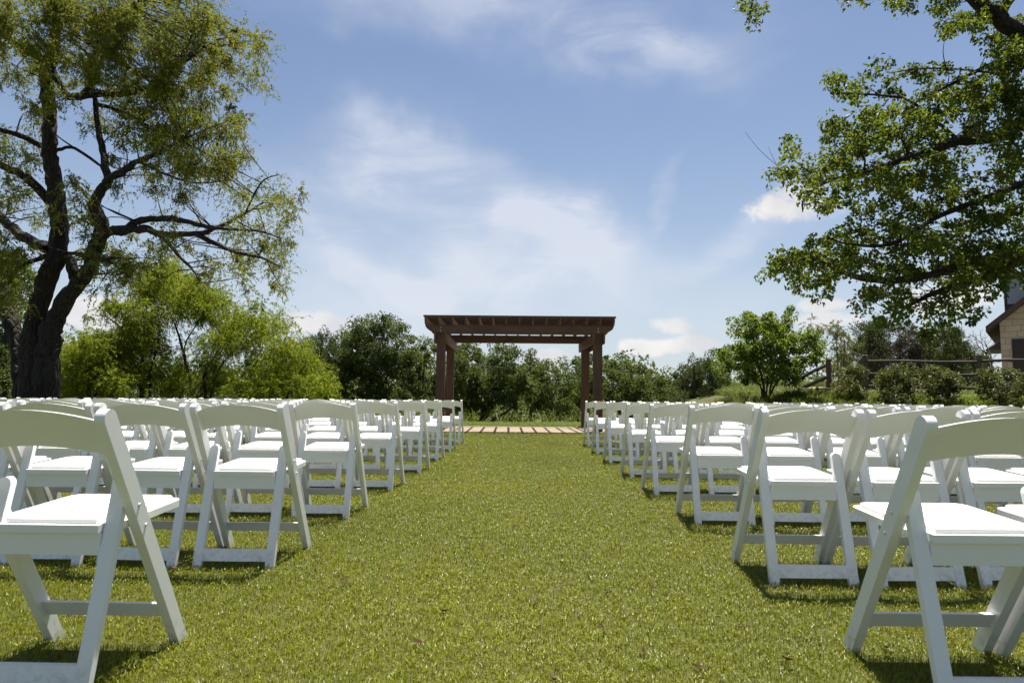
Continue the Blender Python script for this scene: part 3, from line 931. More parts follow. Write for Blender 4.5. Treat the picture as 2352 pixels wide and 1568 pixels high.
ebranch([ez(2400, 700), ez(2139, 780), ez(2000, 840), ez(1850, 870), ez(1700, 890), ez(1550, 950), ez(1350, 1010), ez(1200, 1070), ez(1000, 1115), ez(870, 1150), ez(760, 1250), ez(750, 1330)], 0.15, 0.008, 11.4, 10.2, fork)
ebranch([(2560, 300), (2420, 130), (2310, 55), (2245, 0), (2180, -50), (2050, -90), (1880, -60), (1745, -20), (1722, 40)], 0.20, 0.008, 11.5, 10.4, fork)
ebranch([(2400, 590), (2250, 640), (2130, 680), (2060, 720)], 0.12, 0.015, 11.2, 10.6, fork)
ebranch([(2420, 600), (2352, 590), (2240, 600), (2100, 640), (1980, 640), (1880, 600), (1790, 590)], 0.13, 0.01, 11.3, 9.9, fork)
ebranch([(2352, 420), (2250, 460), (2150, 500), (2050, 560), (1950, 560), (1900, 545)], 0.07, 0.01, 11.2, 10.1, Vector(at(2420, 400, 11.4)))
ebranch([ez(1650, 430), ez(1450, 435), ez(1300, 460)], 0.02, 0.006, 11.0, 10.6, Vector(at(2300, 170, 11.3)))
ebranch([ez(1450, 650), ez(1250, 600), ez(950, 580), ez(900, 540)], 0.03, 0.005, 11.0, 10.4, Vector(at(2210, 330, 11.3)))
ebranch([ez(2139, 330), ez(1900, 420), ez(1700, 520), ez(1500, 620), ez(1380, 700)], 0.05, 0.008, 11.4, 10.6, Vector(at(2420, 150, 11.5)))
ebranch([ez(800, 1080), ez(690, 1000), ez(650, 920)], 0.010, 0.005, 10.4, 10.3, None, 5)
ebranch([ez(620, 1070), ez(590, 1040), ez(480, 940), ez(390, 830)], 0.006, 0.0025, 10.3, 10.2, Vector(at(*ez(760, 1100), 10.35)), 5, 0)
ebranch([ez(590, 1040), ez(560, 980), ez(535, 925)], 0.004, 0.002, 10.3, 10.3, None, 5, 0)
ebranch([ez(1130, 1080), ez(1140, 1000), ez(1100, 900), ez(1180, 770)], 0.02, 0.006, 10.7, 10.5)
ebranch([ez(1410, 990), ez(1400, 930), ez(1370, 860), ez(1420, 760)], 0.022, 0.006, 10.8, 10.6)
ebranch([(2300, 30), (2330, -40), (2250, -120)], 0.10, 0.04, 11.4, 11.0)
ebranch([(1735, 10), (1736, 40), (1738, 66)], 0.006, 0.003, 10.4, 10.4, None, 5, 0)
elm_blobs = [(2120, 8, 90, 22, 0.8), (2210, 25, 60, 40, 0.8), (2300, 70, 60, 60, 1.0), (2190, 70, 36, 34, 0.7), (2165, 60, 20, 30, 0.5), (2330, 160, 50, 70, 1.3), (2080, 5, 40, 10, 0.5),
             (2080, 165, 45, 22, 0.8), (1913, 190, 19, 26, 1.6), (1962, 205, 34, 24, 1.3), (2040, 200, 40, 24, 0.8), (2020, 160, 40, 16, 0.7), (1975, 225, 22, 10, 0.8),
             (2160, 190, 60, 40, 0.8), (2230, 220, 70, 60, 1.1), (2310, 270, 60, 70, 1.3), (2130, 250, 50, 40, 0.9), (2060, 270, 60, 40, 1.0), (1990, 270, 40, 26, 0.7), (2180, 290, 60, 40, 0.9),
             (1930, 300, 46, 36, 1.1), (1990, 310, 60, 40, 1.2), (2080, 330, 60, 40, 1.1), (1930, 340, 50, 36, 1.1), (2000, 360, 60, 34, 1.1), (2200, 350, 60, 34, 0.8), (2310, 360, 50, 40, 0.9),
             (1813, 342, 19, 24, 1.6), (1795, 395, 32, 22, 1.5), (1850, 400, 50, 26, 1.4), (1930, 395, 40, 30, 1.2), (1860, 440, 30, 26, 0.9), (1900, 450, 30, 36, 1.0), (1915, 480, 20, 20, 0.9), (1846, 465, 14, 20, 0.7),
             (1960, 430, 40, 26, 0.8), (2050, 410, 70, 30, 1.0), (2150, 400, 70, 36, 1.0), (2030, 450, 50, 34, 0.8), (2120, 450, 80, 40, 0.9), (2250, 430, 80, 40, 0.9), (2330, 450, 40, 50, 1.1), (1965, 475, 24, 18, 0.8),
             (1990, 490, 40, 26, 0.8), (2080, 500, 60, 36, 1.0), (2190, 510, 80, 40, 1.1), (2310, 530, 60, 50, 1.2), (1960, 530, 40, 26, 0.8), (2050, 550, 70, 36, 1.2), (2150, 570, 80, 40, 1.2), (2260, 590, 80, 40, 1.1),
             (1768, 622, 25, 18, 1.5), (1800, 600, 34, 26, 1.3), (1860, 575, 46, 26, 1.2), (1830, 580, 26, 24, 0.8), (1920, 570, 50, 34, 1.2), (1880, 620, 60, 30, 1.2), (1960, 610, 60, 34, 1.3), (1870, 655, 40, 22, 0.9), (1900, 680, 26, 14, 0.8), (1810, 645, 20, 16, 0.9), (1835, 660, 18, 12, 0.7),
             (2050, 620, 60, 34, 1.2), (2150, 640, 70, 34, 1.1), (2250, 650, 60, 34, 1.0), (2000, 660, 36, 26, 1.0), (1990, 700, 26, 30, 1.0), (2070, 690, 50, 30, 1.2), (2050, 730, 50, 20, 0.9), (2140, 700, 40, 34, 0.8), (2120, 750, 26, 28, 0.9), (2200, 690, 40, 40, 0.9), (2230, 720, 24, 24, 0.8), (2180, 740, 24, 26, 0.7), (2310, 640, 50, 30, 0.8), (2250, 600, 60, 30, 0.8), (2320, 590, 40, 40, 0.9),
             (1728, 14, 26, 18, 1.4), (1745, 30, 14, 16, 1.0), (1734, 62, 11, 13, 1.4), (1944, 4, 16, 10, 1.0), (1990, -10, 60, 14, 0.8),
             (2420, 120, 70, 120, 1.0), (2440, 380, 80, 140, 1.0), (2430, 600, 80, 90, 0.9), (2250, -50, 150, 50, 0.9), (2000, -60, 140, 40, 0.7), (1800, -40, 70, 26, 0.8)]
cp = blob_points(elm_blobs, 0.0080, (9.6, 12.3))
arr = np.array([n[0] for n in tb.nodes]); rads_ = np.array([n[1] for n in tb.nodes])
thin = rads_ < 0.14
for c in cp:
    twig_to(tb, arr[thin], rads_[thin], c, 0.006, 4, 0.6)
ob = tb.build('trunk', M['bark_dark'], elm); ob.matrix_parent_inverse = Matrix.Translation(-etrunk)
F = broad_leaves(cp, np.clip(rng.normal(0.145, 0.04, len(cp)), 0.07, 0.24), 38, 0.080, 0.045, 0.5, 0.9)
ob = link('crown', leaf_mesh('crown', *F, fold=0.2), elm, M['elm']); ob.matrix_parent_inverse = Matrix.Translation(-etrunk)

# ------------------------------------------------------------------ middle-distance trees
def A(*z): return (0.3418 * z[0], 574.2 + 0.3418 * z[1]) + tuple(0.3418 * q for q in z[2:4]) + tuple(z[4:])
def B(*z): return (660.3 + 0.3174 * z[0], 689.0 + 0.3174 * z[1]) + tuple(0.3174 * q for q in z[2:4]) + tuple(z[4:])
def C(*z): return (1349.4 + 0.293 * z[0], 677.6 + 0.293 * z[1]) + tuple(0.293 * q for q in z[2:4]) + tuple(z[4:])
def D(*z): return (1493.0 + 0.3652 * z[0], 574.2 + 0.3652 * z[1]) + tuple(0.3652 * q for q in z[2:4]) + tuple(z[4:])

BG = 'trees behind the lawn'
def traced_tree(name, label, cat, conv, Y, stems, blobs, mat, bark, kind='broad', k=0.0054, per=130, leaf=(0.10, 0.055), clump=0.27, r0=0.09, spread=(-1.0, 1.3), group=BG, twig=0.012, up=0.6, rise=0.0):
    """tree with its own limbs and lobes of foliage set at depth Y, spread over real depth"""
    bl = []
    for b in blobs:
        q = conv(*b)
        bl.append(q if len(q) == 5 else q + (1.0,))
    base = at(*conv(*stems[0][0]), Y)
    z0 = float(terrain(base.x, Y))
    root = empty(name, (base.x, Y, z0))
    tag(root, label, cat, group)
    inv = Matrix.Translation(-Vector((base.x, Y, z0)))
    t_ = Tubes()
    for n_, st in enumerate(stems):
        P = []
        dy = rng.uniform(-0.25, 0.25)
        for i_, z in enumerate(st):
            p = at(*conv(*z), Y + dy * i_)
            P.append(np.array(p))
        P = [np.array([P[0][0], P[0][1], float(terrain(P[0][0], P[0][1])) - 0.1])] + P
        m = len(P)
        rr = r0 * (1.0 if n_ == 0 else 0.7)
        t_.add(P, [rr * (1 - 0.8 * i_ / (m - 1)) for i_ in range(m)], 7, 4, 0.08)
    cps = blob_points(bl, k * 3.8, (Y + spread[0], Y + spread[1]))
    per = int(per * 0.8)
    cps[:, 2] = np.maximum(cps[:, 2], terrain(cps[:, 0], cps[:, 1]) + clump * 0.5)
    arr = np.array([q[0] for q in t_.nodes]); rr = np.array([q[1] for q in t_.nodes])
    for c in cps[::4]:
        twig_to(t_, arr, rr, c, twig)
    t_.build('trunk', bark, root).matrix_parent_inverse = inv
    n = len(cps)
    rd = np.clip(rng.normal(clump, clump * 0.25, n), clump * 0.45, clump * 1.6)
    if kind == 'feather':
        F = feathery(cps, rd, per // 11, 11, leaf[0], leaf[1], 0.45)
    else:
        F = broad_leaves(cps, rd, per, leaf[0], leaf[1], up, 0.9 if kind == 'broad' else 1.35)
        if kind == 'spiky':
            F = (F[0], unit(F[1] + np.array([0, 0, 1.0]))) + F[2:]
    link('crown', leaf_mesh('crown', *F), root, mat).matrix_parent_inverse = inv
    return root

FE = dict(kind='feather', k=0.0044, per=330, leaf=(0.085, 0.019), clump=0.30, r0=0.055, twig=0.007)
MB, DB, GB = M['mesquite_bush'], M['bark_dark'], M['bark_grey']
traced_tree('mesquite_bush', 'tallest yellow green mesquite in the thicket, with a thin bare forked stem', 'tree', A, 17.0,
    [[(1290, 980), (1265, 830), (1235, 700), (1190, 540), (1130, 400), (1090, 300)], [(1290, 985), (1268, 850), (1240, 650), (1330, 480), (1350, 350)], [(1180, 980), (1150, 900), (1230, 760)]],
    [(1080, 200, 120, 100), (1000, 300, 80, 60), (1150, 120, 80, 60, 0.8), (1200, 250, 120, 90), (1350, 260, 110, 80), (1440, 320, 80, 60), (1300, 350, 150, 70), (1180, 400, 120, 60, 0.7), (1400, 400, 100, 50, 0.8), (1510, 360, 35, 60, 0.6), (1050, 250, 90, 70), (1230, 480, 60, 40, 0.4), (1340, 520, 60, 50, 0.5), (1200, 900, 120, 60, 0.9), (1140, 800, 100, 70, 0.7), (1290, 760, 80, 60, 0.5)], MB, DB, **FE)
traced_tree('mesquite_bush', 'mesquite bush with pale upper sprays leaning left over the dark oak top', 'tree', A, 16.4,
    [[(950, 970), (940, 800), (950, 700), (850, 560), (720, 450), (640, 440)], [(1010, 960), (1010, 820), (1060, 640), (1070, 500)], [(960, 960), (900, 880), (850, 830)]],
    [(850, 380, 100, 45, 0.8), (700, 420, 90, 45, 0.6), (640, 445, 55, 25, 0.4), (780, 340, 60, 30, 0.6), (900, 430, 90, 40, 0.6), (930, 520, 130, 70, 1.1), (880, 620, 150, 80, 1.1), (1020, 470, 60, 60), (1000, 650, 110, 80, 0.9), (1100, 700, 90, 60, 0.5), (900, 780, 130, 80, 0.8), (1020, 800, 100, 80, 0.5), (950, 890, 150, 60, 0.4)], MB, DB, **FE)
traced_tree('mesquite_bush', 'low mesquite bush right beside the big dark trunk', 'tree', A, 15.6,
    [[(600, 965), (590, 860), (560, 760), (500, 680)], [(640, 965), (680, 840), (720, 700)]],
    [(720, 560, 90, 45, 0.8), (640, 650, 140, 60), (550, 720, 150, 70, 1.1), (480, 640, 75, 40, 0.6), (450, 580, 55, 35, 0.4), (480, 800, 130, 80, 1.1), (620, 830, 150, 80, 1.1), (760, 760, 140, 80), (800, 870, 120, 70, 0.9), (460, 920, 110, 50), (650, 930, 150, 50, 0.9)], MB, DB, **FE)
traced_tree('mesquite_bush', 'bright mesquite with several crooked bare stems right of the tallest one', 'tree', A, 16.6,
    [[(1380, 980), (1370, 850), (1440, 720), (1520, 600), (1600, 500)], [(1420, 970), (1470, 800), (1600, 640), (1720, 480)], [(1340, 985), (1500, 900), (1640, 850)], [(1380, 985), (1400, 780), (1440, 640)]],
    [(1560, 470, 130, 60), (1500, 560, 110, 55, 0.9), (1720, 420, 50, 55, 1.2), (1740, 380, 30, 30), (1680, 520, 100, 60, 0.9), (1860, 450, 45, 40, 0.8), (1885, 415, 18, 20, 0.8), (1820, 540, 80, 55, 0.8), (1640, 600, 130, 55, 0.9), (1400, 620, 110, 45, 0.7), (1300, 640, 70, 35, 0.5), (1560, 680, 110, 45, 0.5), (1500, 850, 120, 70, 0.8), (1380, 900, 90, 60, 0.7), (1420, 760, 90, 60, 0.6), (1700, 680, 80, 50, 0.6)], MB, DB, **FE)
traced_tree('mesquite_bush', 'spreading mesquite bush sloping down to the dark oaks', 'tree', A, 16.0,
    [[(1900, 985), (1890, 880), (1860, 760), (1840, 640)], [(1930, 985), (2000, 850), (2060, 760)], [(1850, 985), (1760, 920), (1700, 860)]],
    [(1920, 600, 90, 40, 0.7), (1985, 580, 30, 26, 0.5), (1850, 680, 130, 50, 1.1), (2000, 700, 110, 50, 1.1), (1750, 760, 110, 50, 0.8), (1960, 800, 150, 60, 1.1), (2080, 780, 75, 55), (2150, 850, 55, 45, 0.7), (1700, 860, 110, 50, 0.7), (1850, 890, 150, 50), (2050, 900, 150, 45), (2200, 930, 55, 35, 0.8), (1650, 930, 105, 45), (1750, 950, 100, 40, 0.9), (1900, 960, 190, 35, 0.9)], MB, DB, **FE)
traced_tree('hackberry_tree', 'dark shaded tree behind the big trunk at the left edge', 'tree', A, 18.5,
    [[(30, 985), (40, 700), (60, 400), (90, 200)]],
    [(60, 150, 140, 130), (120, 250, 120, 90), (170, 180, 80, 60), (60, 400, 110, 100), (40, 560, 100, 100), (40, 700, 90, 110), (60, 850, 90, 110), (-80, 300, 120, 200), (-80, 700, 120, 200), (420, 900, 60, 60, 0.7)], M['oak_light'], DB, 'broad', 0.0030, 130, (0.085, 0.048), 0.30, 0.14)
traced_tree('live_oak', 'small dark oak top peeping above the low mesquite bush', 'tree', A, 27.0, [[(580, 985), (575, 800), (570, 640)]], [(570, 615, 55, 40), (530, 640, 40, 40), (640, 640, 60, 40), (580, 720, 120, 60), (560, 820, 130, 90)], M['oak'], GB)

OK_, OL, JU = M['oak'], M['oak_light'], M['juniper']
traced_tree('juniper_tree', 'juniper with several dark pointed tops at the left end of the oak belt', 'tree', B, 25.5, [[(240, 760), (240, 600), (230, 400), (260, 280)]],
    [(150, 330, 38, 50), (205, 280, 30, 50), (280, 240, 32, 50), (200, 400, 90, 70), (280, 340, 60, 80), (240, 480, 100, 80), (335, 320, 36, 60), (160, 560, 120, 90), (280, 590, 120, 90), (180, 690, 160, 60)], JU, GB, 'spiky', 0.0064, 130, (0.13, 0.034), 0.20, 0.10)
traced_tree('live_oak', 'largest dark live oak, left of the pergola', 'tree', B, 26.5, [[(600, 790), (590, 640), (640, 440), (690, 260)], [(600, 790), (560, 600), (480, 380), (450, 300)], [(610, 780), (720, 560), (800, 400)]],
    [(690, 170, 85, 50), (760, 230, 95, 70), (640, 240, 80, 70), (540, 220, 80, 75), (450, 250, 75, 60), (400, 310, 55, 70), (860, 280, 60, 45, 0.7), (905, 270, 24, 22, 0.6), (500, 350, 120, 80), (650, 370, 140, 80), (800, 370, 100, 60, 0.8), (560, 450, 180, 80), (720, 480, 150, 80), (420, 460, 110, 90), (830, 480, 80, 60, 0.9), (480, 580, 190, 80), (700, 600, 170, 80), (540, 680, 200, 60), (760, 690, 150, 60), (880, 420, 60, 50, 0.8), (340, 600, 100, 100), (320, 700, 110, 60), (600, 115, 14, 20, 0.8), (740, 125, 14, 20, 0.8)], OK_, GB, per=140)
traced_tree('live_oak', 'light green live oak just left of the pergola post', 'tree', B, 25.5, [[(990, 800), (980, 600), (1000, 400)]],
    [(975, 325, 45, 40), (1040, 340, 50, 50), (955, 410, 80, 60), (1030, 450, 70, 60, 0.7), (950, 560, 90, 60), (1010, 610, 90, 70), (900, 660, 100, 60), (1000, 690, 110, 60), (880, 740, 120, 50), (1040, 740, 80, 50)], OL, GB)
traced_tree('live_oak', 'live oak under the left half of the pergola', 'tree', B, 25.0, [[(1330, 880), (1330, 700), (1310, 500), (1300, 400)], [(1340, 870), (1250, 620)]],
    [(1270, 370, 60, 50), (1350, 355, 50, 40), (1215, 400, 40, 60), (1240, 470, 60, 70), (1340, 460, 100, 80), (1290, 560, 100, 80), (1405, 410, 45, 50), (1420, 560, 80, 80), (1260, 650, 90, 70), (1360, 680, 110, 80), (1300, 770, 90, 60), (1150, 600, 70, 120), (1160, 760, 80, 60), (1400, 780, 90, 50)], OL, GB)
traced_tree('live_oak', 'live oak with dark arching limbs under the middle of the pergola', 'tree', B, 24.4, [[(1400, 860), (1460, 740), (1550, 620), (1570, 470)], [(1480, 870), (1640, 760), (1660, 600), (1630, 450)], [(1395, 860), (1420, 780), (1480, 740), (1560, 720), (1640, 680)]],
    [(1555, 370, 45, 32), (1610, 390, 50, 45), (1540, 440, 75, 60), (1650, 470, 55, 50), (1600, 550, 110, 80), (1500, 600, 80, 70), (1560, 670, 140, 70, 0.8), (1480, 730, 110, 50, 0.6), (1700, 620, 70, 60), (1650, 740, 110, 60, 0.8), (1490, 350, 14, 18, 0.7), (1470, 500, 60, 60, 0.8), (1700, 530, 50, 50)], OK_, GB)
traced_tree('live_oak', 'slim dark oak top rising against the sky under the pergola', 'tree', B, 29.0, [[(1760, 860), (1765, 640), (1755, 480), (1760, 400)]],
    [(1750, 395, 38, 24), (1785, 378, 24, 14), (1715, 405, 20, 12, 0.8), (1775, 445, 45, 30), (1740, 495, 60, 45), (1800, 490, 40, 40), (1760, 580, 80, 60), (1770, 680, 90, 70)], OK_, GB)
traced_tree('live_oak', 'rounded oak under the right half of the pergola', 'tree', B, 25.4, [[(1890, 870), (1890, 700), (1880, 560)], [(1900, 860), (1980, 700), (1960, 560)]],
    [(1905, 485, 60, 35), (1850, 550, 80, 55), (1965, 520, 55, 45), (1840, 640, 100, 70), (1950, 640, 100, 70), (1800, 740, 120, 60), (1920, 770, 140, 60), (2050, 730, 90, 80), (2040, 640, 60, 60)], OL, GB)
traced_tree('live_oak', 'open dark oak behind the right pergola posts', 'tree', B, 28.0, [[(2100, 870), (2090, 700), (2010, 540), (2050, 460)], [(2100, 860), (2120, 600), (2090, 480)]],
    [(2040, 440, 50, 28), (2090, 470, 45, 45), (2005, 500, 35, 22, 0.6), (2085, 580, 70, 60), (2170, 560, 60, 90), (2140, 700, 90, 90), (2220, 640, 60, 100)], OK_, GB)
traced_tree('live_oak', 'oak with a bumpy light top just right of the pergola', 'tree', C, 26.0, [[(250, 830), (240, 700), (180, 560)], [(260, 830), (340, 680), (330, 580)]],
    [(150, 470, 32, 24), (170, 530, 65, 45), (235, 515, 32, 24), (120, 620, 80, 70), (240, 590, 85, 50), (330, 570, 60, 40), (340, 650, 100, 60), (420, 605, 50, 32), (475, 635, 36, 34), (250, 720, 140, 60), (420, 720, 110, 60), (160, 780, 100, 50), (350, 800, 150, 40), (20, 530, 40, 45), (0, 640, 50, 80), (490, 600, 16, 16, 0.7), (440, 790, 120, 40)], OL, GB)
traced_tree('live_oak', 'low green oak in the dip between the pergola and the conical juniper', 'tree', C, 27.0, [[(570, 835), (570, 740), (590, 680)]],
    [(560, 665, 60, 28), (610, 690, 75, 45), (550, 750, 110, 50), (520, 805, 100, 32), (640, 760, 80, 60), (640, 815, 90, 26)], OL, GB)
traced_tree('juniper_tree', 'dense dark juniper left of the small bright tree', 'tree', C, 24.5, [[(830, 850), (840, 700), (830, 560)]],
    [(825, 525, 26, 26), (850, 555, 50, 32), (910, 560, 60, 45), (780, 600, 70, 55), (880, 650, 120, 65), (960, 585, 55, 55), (715, 660, 50, 50), (750, 740, 110, 65), (900, 760, 120, 60), (1000, 680, 70, 80), (700, 810, 80, 35), (860, 820, 150, 30)], JU, GB, 'spiky', 0.0068, 130, (0.13, 0.034), 0.20, 0.10)
traced_tree('live_oak', 'oak crown behind the left side of the small bright tree', 'tree', C, 29.0, [[(1060, 850), (1050, 620), (1060, 460)]],
    [(990, 465, 42, 32), (1050, 435, 32, 30), (1110, 435, 55, 40), (1040, 520, 40, 40, 0.6), (1060, 600, 70, 70, 0.7), (1050, 720, 90, 90)], OK_, GB)
traced_tree('young_elm', 'small bright green tree with several thin stems behind the right seats', 'tree', C, 16.4,
    [[(1390, 840), (1380, 700), (1330, 500), (1290, 260)], [(1420, 840), (1440, 700), (1500, 500), (1540, 220)], [(1370, 830), (1350, 700), (1200, 560), (1100, 500)], [(1400, 830), (1410, 600), (1410, 180)], [(1415, 835), (1480, 690), (1620, 560), (1760, 420)]],
    [(1265, 165, 26, 36), (1300, 220, 70, 50), (1195, 215, 38, 32), (1410, 140, 22, 40), (1420, 220, 70, 55), (1545, 155, 55, 32), (1540, 230, 80, 50), (1220, 300, 70, 50), (1340, 320, 100, 65), (1480, 320, 110, 65), (1610, 290, 36, 36, 0.8), (1700, 310, 65, 40), (1780, 350, 55, 36), (1195, 400, 70, 40), (1095, 470, 60, 50), (1075, 555, 60, 42), (1250, 480, 120, 70), (1420, 440, 130, 75), (1580, 410, 110, 70), (1720, 430, 100, 60), (1820, 425, 45, 35), (1170, 580, 100, 50), (1340, 590, 130, 65), (1520, 570, 130, 65), (1680, 535, 100, 50), (1780, 500, 60, 35, 0.7), (1400, 655, 120, 36), (1250, 655, 80, 28, 0.7), (1600, 640, 80, 45), (1650, 685, 50, 26, 0.5), (1130, 205, 14, 10, 0.6), (1590, 120, 22, 14, 0.7)],
    M['young_elm'], DB, 'broad', 0.0066, 90, (0.085, 0.043), 0.15, 0.05, (-0.9, 0.9), twig=0.006)
traced_tree('willow_tree', 'pale wispy tree just right of the small bright tree', 'tree', C, 30.0, [[(1800, 840), (1800, 500), (1780, 280)]],
    [(1765, 235, 40, 42, 0.7), (1720, 220, 25, 26, 0.5), (1810, 300, 60, 55, 0.8), (1830, 400, 50, 50, 0.7), (1860, 540, 70, 60, 0.6), (1830, 660, 80, 60, 0.7)], M['pale_leaf'], GB, 'feather', 0.0040, 200, (0.13, 0.032), 0.36, 0.06)
traced_tree('willow_tree', 'pale yellow green wispy tree left of the browned juniper', 'tree', C, 26.0, [[(1990, 840), (1960, 560), (1950, 300)], [(1990, 840), (2010, 500), (2010, 280)], [(1985, 830), (1900, 560)]],
    [(1955, 205, 50, 42, 0.6), (1920, 250, 36, 46, 0.5), (2010, 255, 45, 50, 0.6), (1960, 330, 80, 60, 0.8), (1990, 430, 100, 80), (1930, 520, 60, 50, 0.5), (2080, 500, 75, 70, 0.9), (2060, 360, 55, 55, 0.8), (2000, 600, 100, 60, 0.8), (1960, 720, 100, 70, 0.7)], M['pale_leaf'], GB, 'feather', 0.0040, 200, (0.12, 0.028), 0.33, 0.06)
traced_tree('juniper_tree', 'dark juniper rising left of the browned juniper', 'tree', C, 25.5, [[(2230, 840), (2230, 600), (2210, 380)]],
    [(2140, 265, 45, 50), (2200, 320, 85, 60), (2250, 245, 75, 45), (2170, 430, 75, 75), (2280, 440, 95, 110), (2220, 580, 80, 75), (2260, 680, 80, 80), (2180, 740, 80, 60)], JU, DB, 'spiky', 0.0064, 130, (0.13, 0.034), 0.22, 0.12)
traced_tree('juniper_tree', 'wide browned juniper behind the rail fence', 'tree', D, 25.0, [[(1560, 900), (1560, 720), (1580, 540)], [(1570, 900), (1700, 700), (1740, 600)], [(1560, 890), (1450, 700), (1430, 540)]],
    [(1450, 490, 100, 45, 0.7), (1600, 510, 110, 45, 0.8), (1480, 600, 140, 70), (1650, 600, 120, 70), (1560, 690, 170, 60), (1750, 640, 80, 80), (1400, 680, 70, 70), (1420, 790, 45, 60), (1650, 780, 150, 50)], M['brown_juniper'], DB, 'broad', 0.0062, 130, (0.12, 0.026), 0.24, 0.12)
traced_tree('juniper_tree', 'dark green juniper behind the rail fence next to the stone house', 'tree', D, 24.4, [[(1900, 900), (1900, 720), (1880, 580)], [(1900, 900), (2000, 740), (2040, 680)]],
    [(1880, 550, 80, 45), (1815, 530, 50, 40, 0.8), (1940, 615, 80, 50), (1850, 650, 110, 70), (2020, 655, 80, 40), (1960, 700, 110, 45), (2100, 690, 55, 32), (1800, 790, 140, 50), (1990, 770, 120, 50), (1880, 720, 110, 50)], JU, DB, 'spiky', 0.0064, 130, (0.13, 0.034), 0.22, 0.12)
SHB = dict(kind='broad', k=0.0070, per=74, leaf=(0.066, 0.036), clump=0.125, r0=0.02, spread=(-0.5, 0.5), group='shrubs along the rail fence', twig=0.004, up=0.4)
traced_tree('flowering_shrub', 'upright leafy shrub beside the left fence post', 'shrub', D, 15.6, [[(1260, 960), (1255, 860), (1240, 780)], [(1280, 960), (1310, 850)]], [(1260, 770, 75, 40), (1250, 850, 85, 55), (1290, 910, 70, 40), (1195, 780, 35, 36, 0.6), (1330, 800, 40, 50, 0.7), (1240, 930, 80, 30)], M['shrub'], DB, **SHB)
traced_tree('flowering_shrub', 'rounded shrub at the middle of the rail fence', 'shrub', D, 15.2, [[(1540, 960), (1530, 860), (1500, 790)], [(1550, 960), (1600, 840)]], [(1520, 775, 80, 40), (1465, 840, 65, 45), (1560, 840, 95, 55), (1540, 900, 80, 40), (1640, 765, 45, 30), (1650, 850, 50, 50), (1560, 945, 90, 24)], M['shrub'], DB, **SHB)
traced_tree('flowering_shrub', 'widest shrub left of the tall fence post', 'shrub', D, 14.8, [[(1830, 970), (1820, 860), (1780, 800)], [(1840, 970), (1880, 830)]], [(1755, 785, 75, 42), (1860, 780, 65, 42), (1820, 850, 105, 55), (1900, 850, 70, 50), (1800, 910, 80, 40), (1860, 930, 80, 36)], M['shrub'], DB, **SHB)
traced_tree('flowering_shrub', 'sprawling shrub in front of the tall fence post at the right edge', 'shrub', D, 14.6, [[(2200, 980), (2190, 880), (2140, 800)], [(2210, 980), (2270, 850)]], [(2110, 785, 60, 45, 0.8), (2180, 840, 80, 50, 0.8), (2255, 790, 55, 45, 0.7), (2300, 860, 60, 45, 0.7), (2150, 900, 100, 40), (2280, 930, 80, 40), (2380, 850, 60, 70)], M['shrub'], DB, **SHB)

# bare tree beside the house
b = at(2290, 900, 24.0); zb = float(terrain(b.x, 24.0))
bare = empty('bare_tree', (b.x, 24.0, zb)); tag(bare, 'leafless dead shrub standing against the left corner of the stone house', 'tree')
tb = Tubes()
def spread(p, d, L, r, lvl):
    q = p + d * L
    m = (p + q) / 2 + rng.normal(0, 0.05 * L, 3)
    tb.add([p, m, q], [r, r * 0.8, r * 0.6], 5, 3, 0)
    if lvl:
        for _ in range(3):
            spread(q, unit(d * 0.9 + rng.normal(0, 0.42, 3) + np.array([-0.15, 0, 0.12])), L * rng.uniform(0.6, 0.85), r * 0.55, lvl - 1)
spread(np.array([b.x, 24.0, zb - 0.05]), unit(np.array([-0.18, 0, 1.0])), 0.85, 0.06, 4)
ob = tb.build('branches', M['bark_grey'], bare); ob.matrix_parent_inverse = Matrix.Translation(-Vector(bare.location))

# ------------------------------------------------------------------ rail fence, house
def rough_rail(tb_, a, b_, r):
    a, b_ = np.array(a, float), np.array(b_, float)
    mids = [a + (b_ - a) * t + np.array([0, 0, rng.normal(0, 0.02)]) for t in (0.33, 0.66)]
    tb_.add([a] + mids + [b_], [r, r * 1.08, r * 0.95, r], 8, 4, 0.04)
def fence(name, label, posts, height, rails, pr, rr):
    root = empty(name, posts[0])
    tag(root, label, 'fence')
    inv = Matrix.Translation(-Vector(posts[0]))
    for (x, y, z) in posts:
        t_ = Tubes(); h = height
        t_.add([(x, y, z - 0.1), (x, y, z + h * 0.5), (x + 0.01, y, z + h - 0.03), (x + 0.01, y, z + h)], [pr, pr, pr * 0.97, pr * 0.75], 10, 3, 0.03)
        t_.add([(x + 0.01, y, z + h - 0.002), (x + 0.01, y, z + h + 0.004)], [pr * 0.75, 0.002], 10, 1, 0)
        t_.build('post', M['fence_post'], root).matrix_parent_inverse = inv
    for p, q in zip(posts, posts[1:]):
        for rz in rails:
            t_ = Tubes()
            rough_rail(t_, (p[0], p[1] - pr * 0.5, p[2] + rz), (q[0], q[1] - pr * 0.5, q[2] + rz + 0.02), rr)
            t_.build('rail', M['fence_wood'], root).matrix_parent_inverse = inv
    return root
def fp(px, Y, z=None):
    x = at(px, 900, Y).x
    return (x, Y, float(terrain(x, Y)) if z is None else z)
fence('rail_fence', 'weathered brown rail fence with log rails behind the shrubs on the right', [fp(2480, 18.6), fp(2251, 19.2), fp(1988, 20.3)], 1.26, (0.30, 0.68, 1.06), 0.080, 0.042)
fence('rail_fence', 'rail fence section running downhill behind the small bright tree', [fp(1905, 20.6), fp(1806, 24.5, 0.35), fp(1740, 28.5, -0.1)], 1.16, (0.25, 0.62, 1.0), 0.08, 0.055)
fence('rail_fence', 'low old split rail barrier in the grass left of the fence post', [fp(1912, 17.9), fp(1876, 17.8), fp(1835, 17.9)], 0.30, (0.22,), 0.05, 0.035)

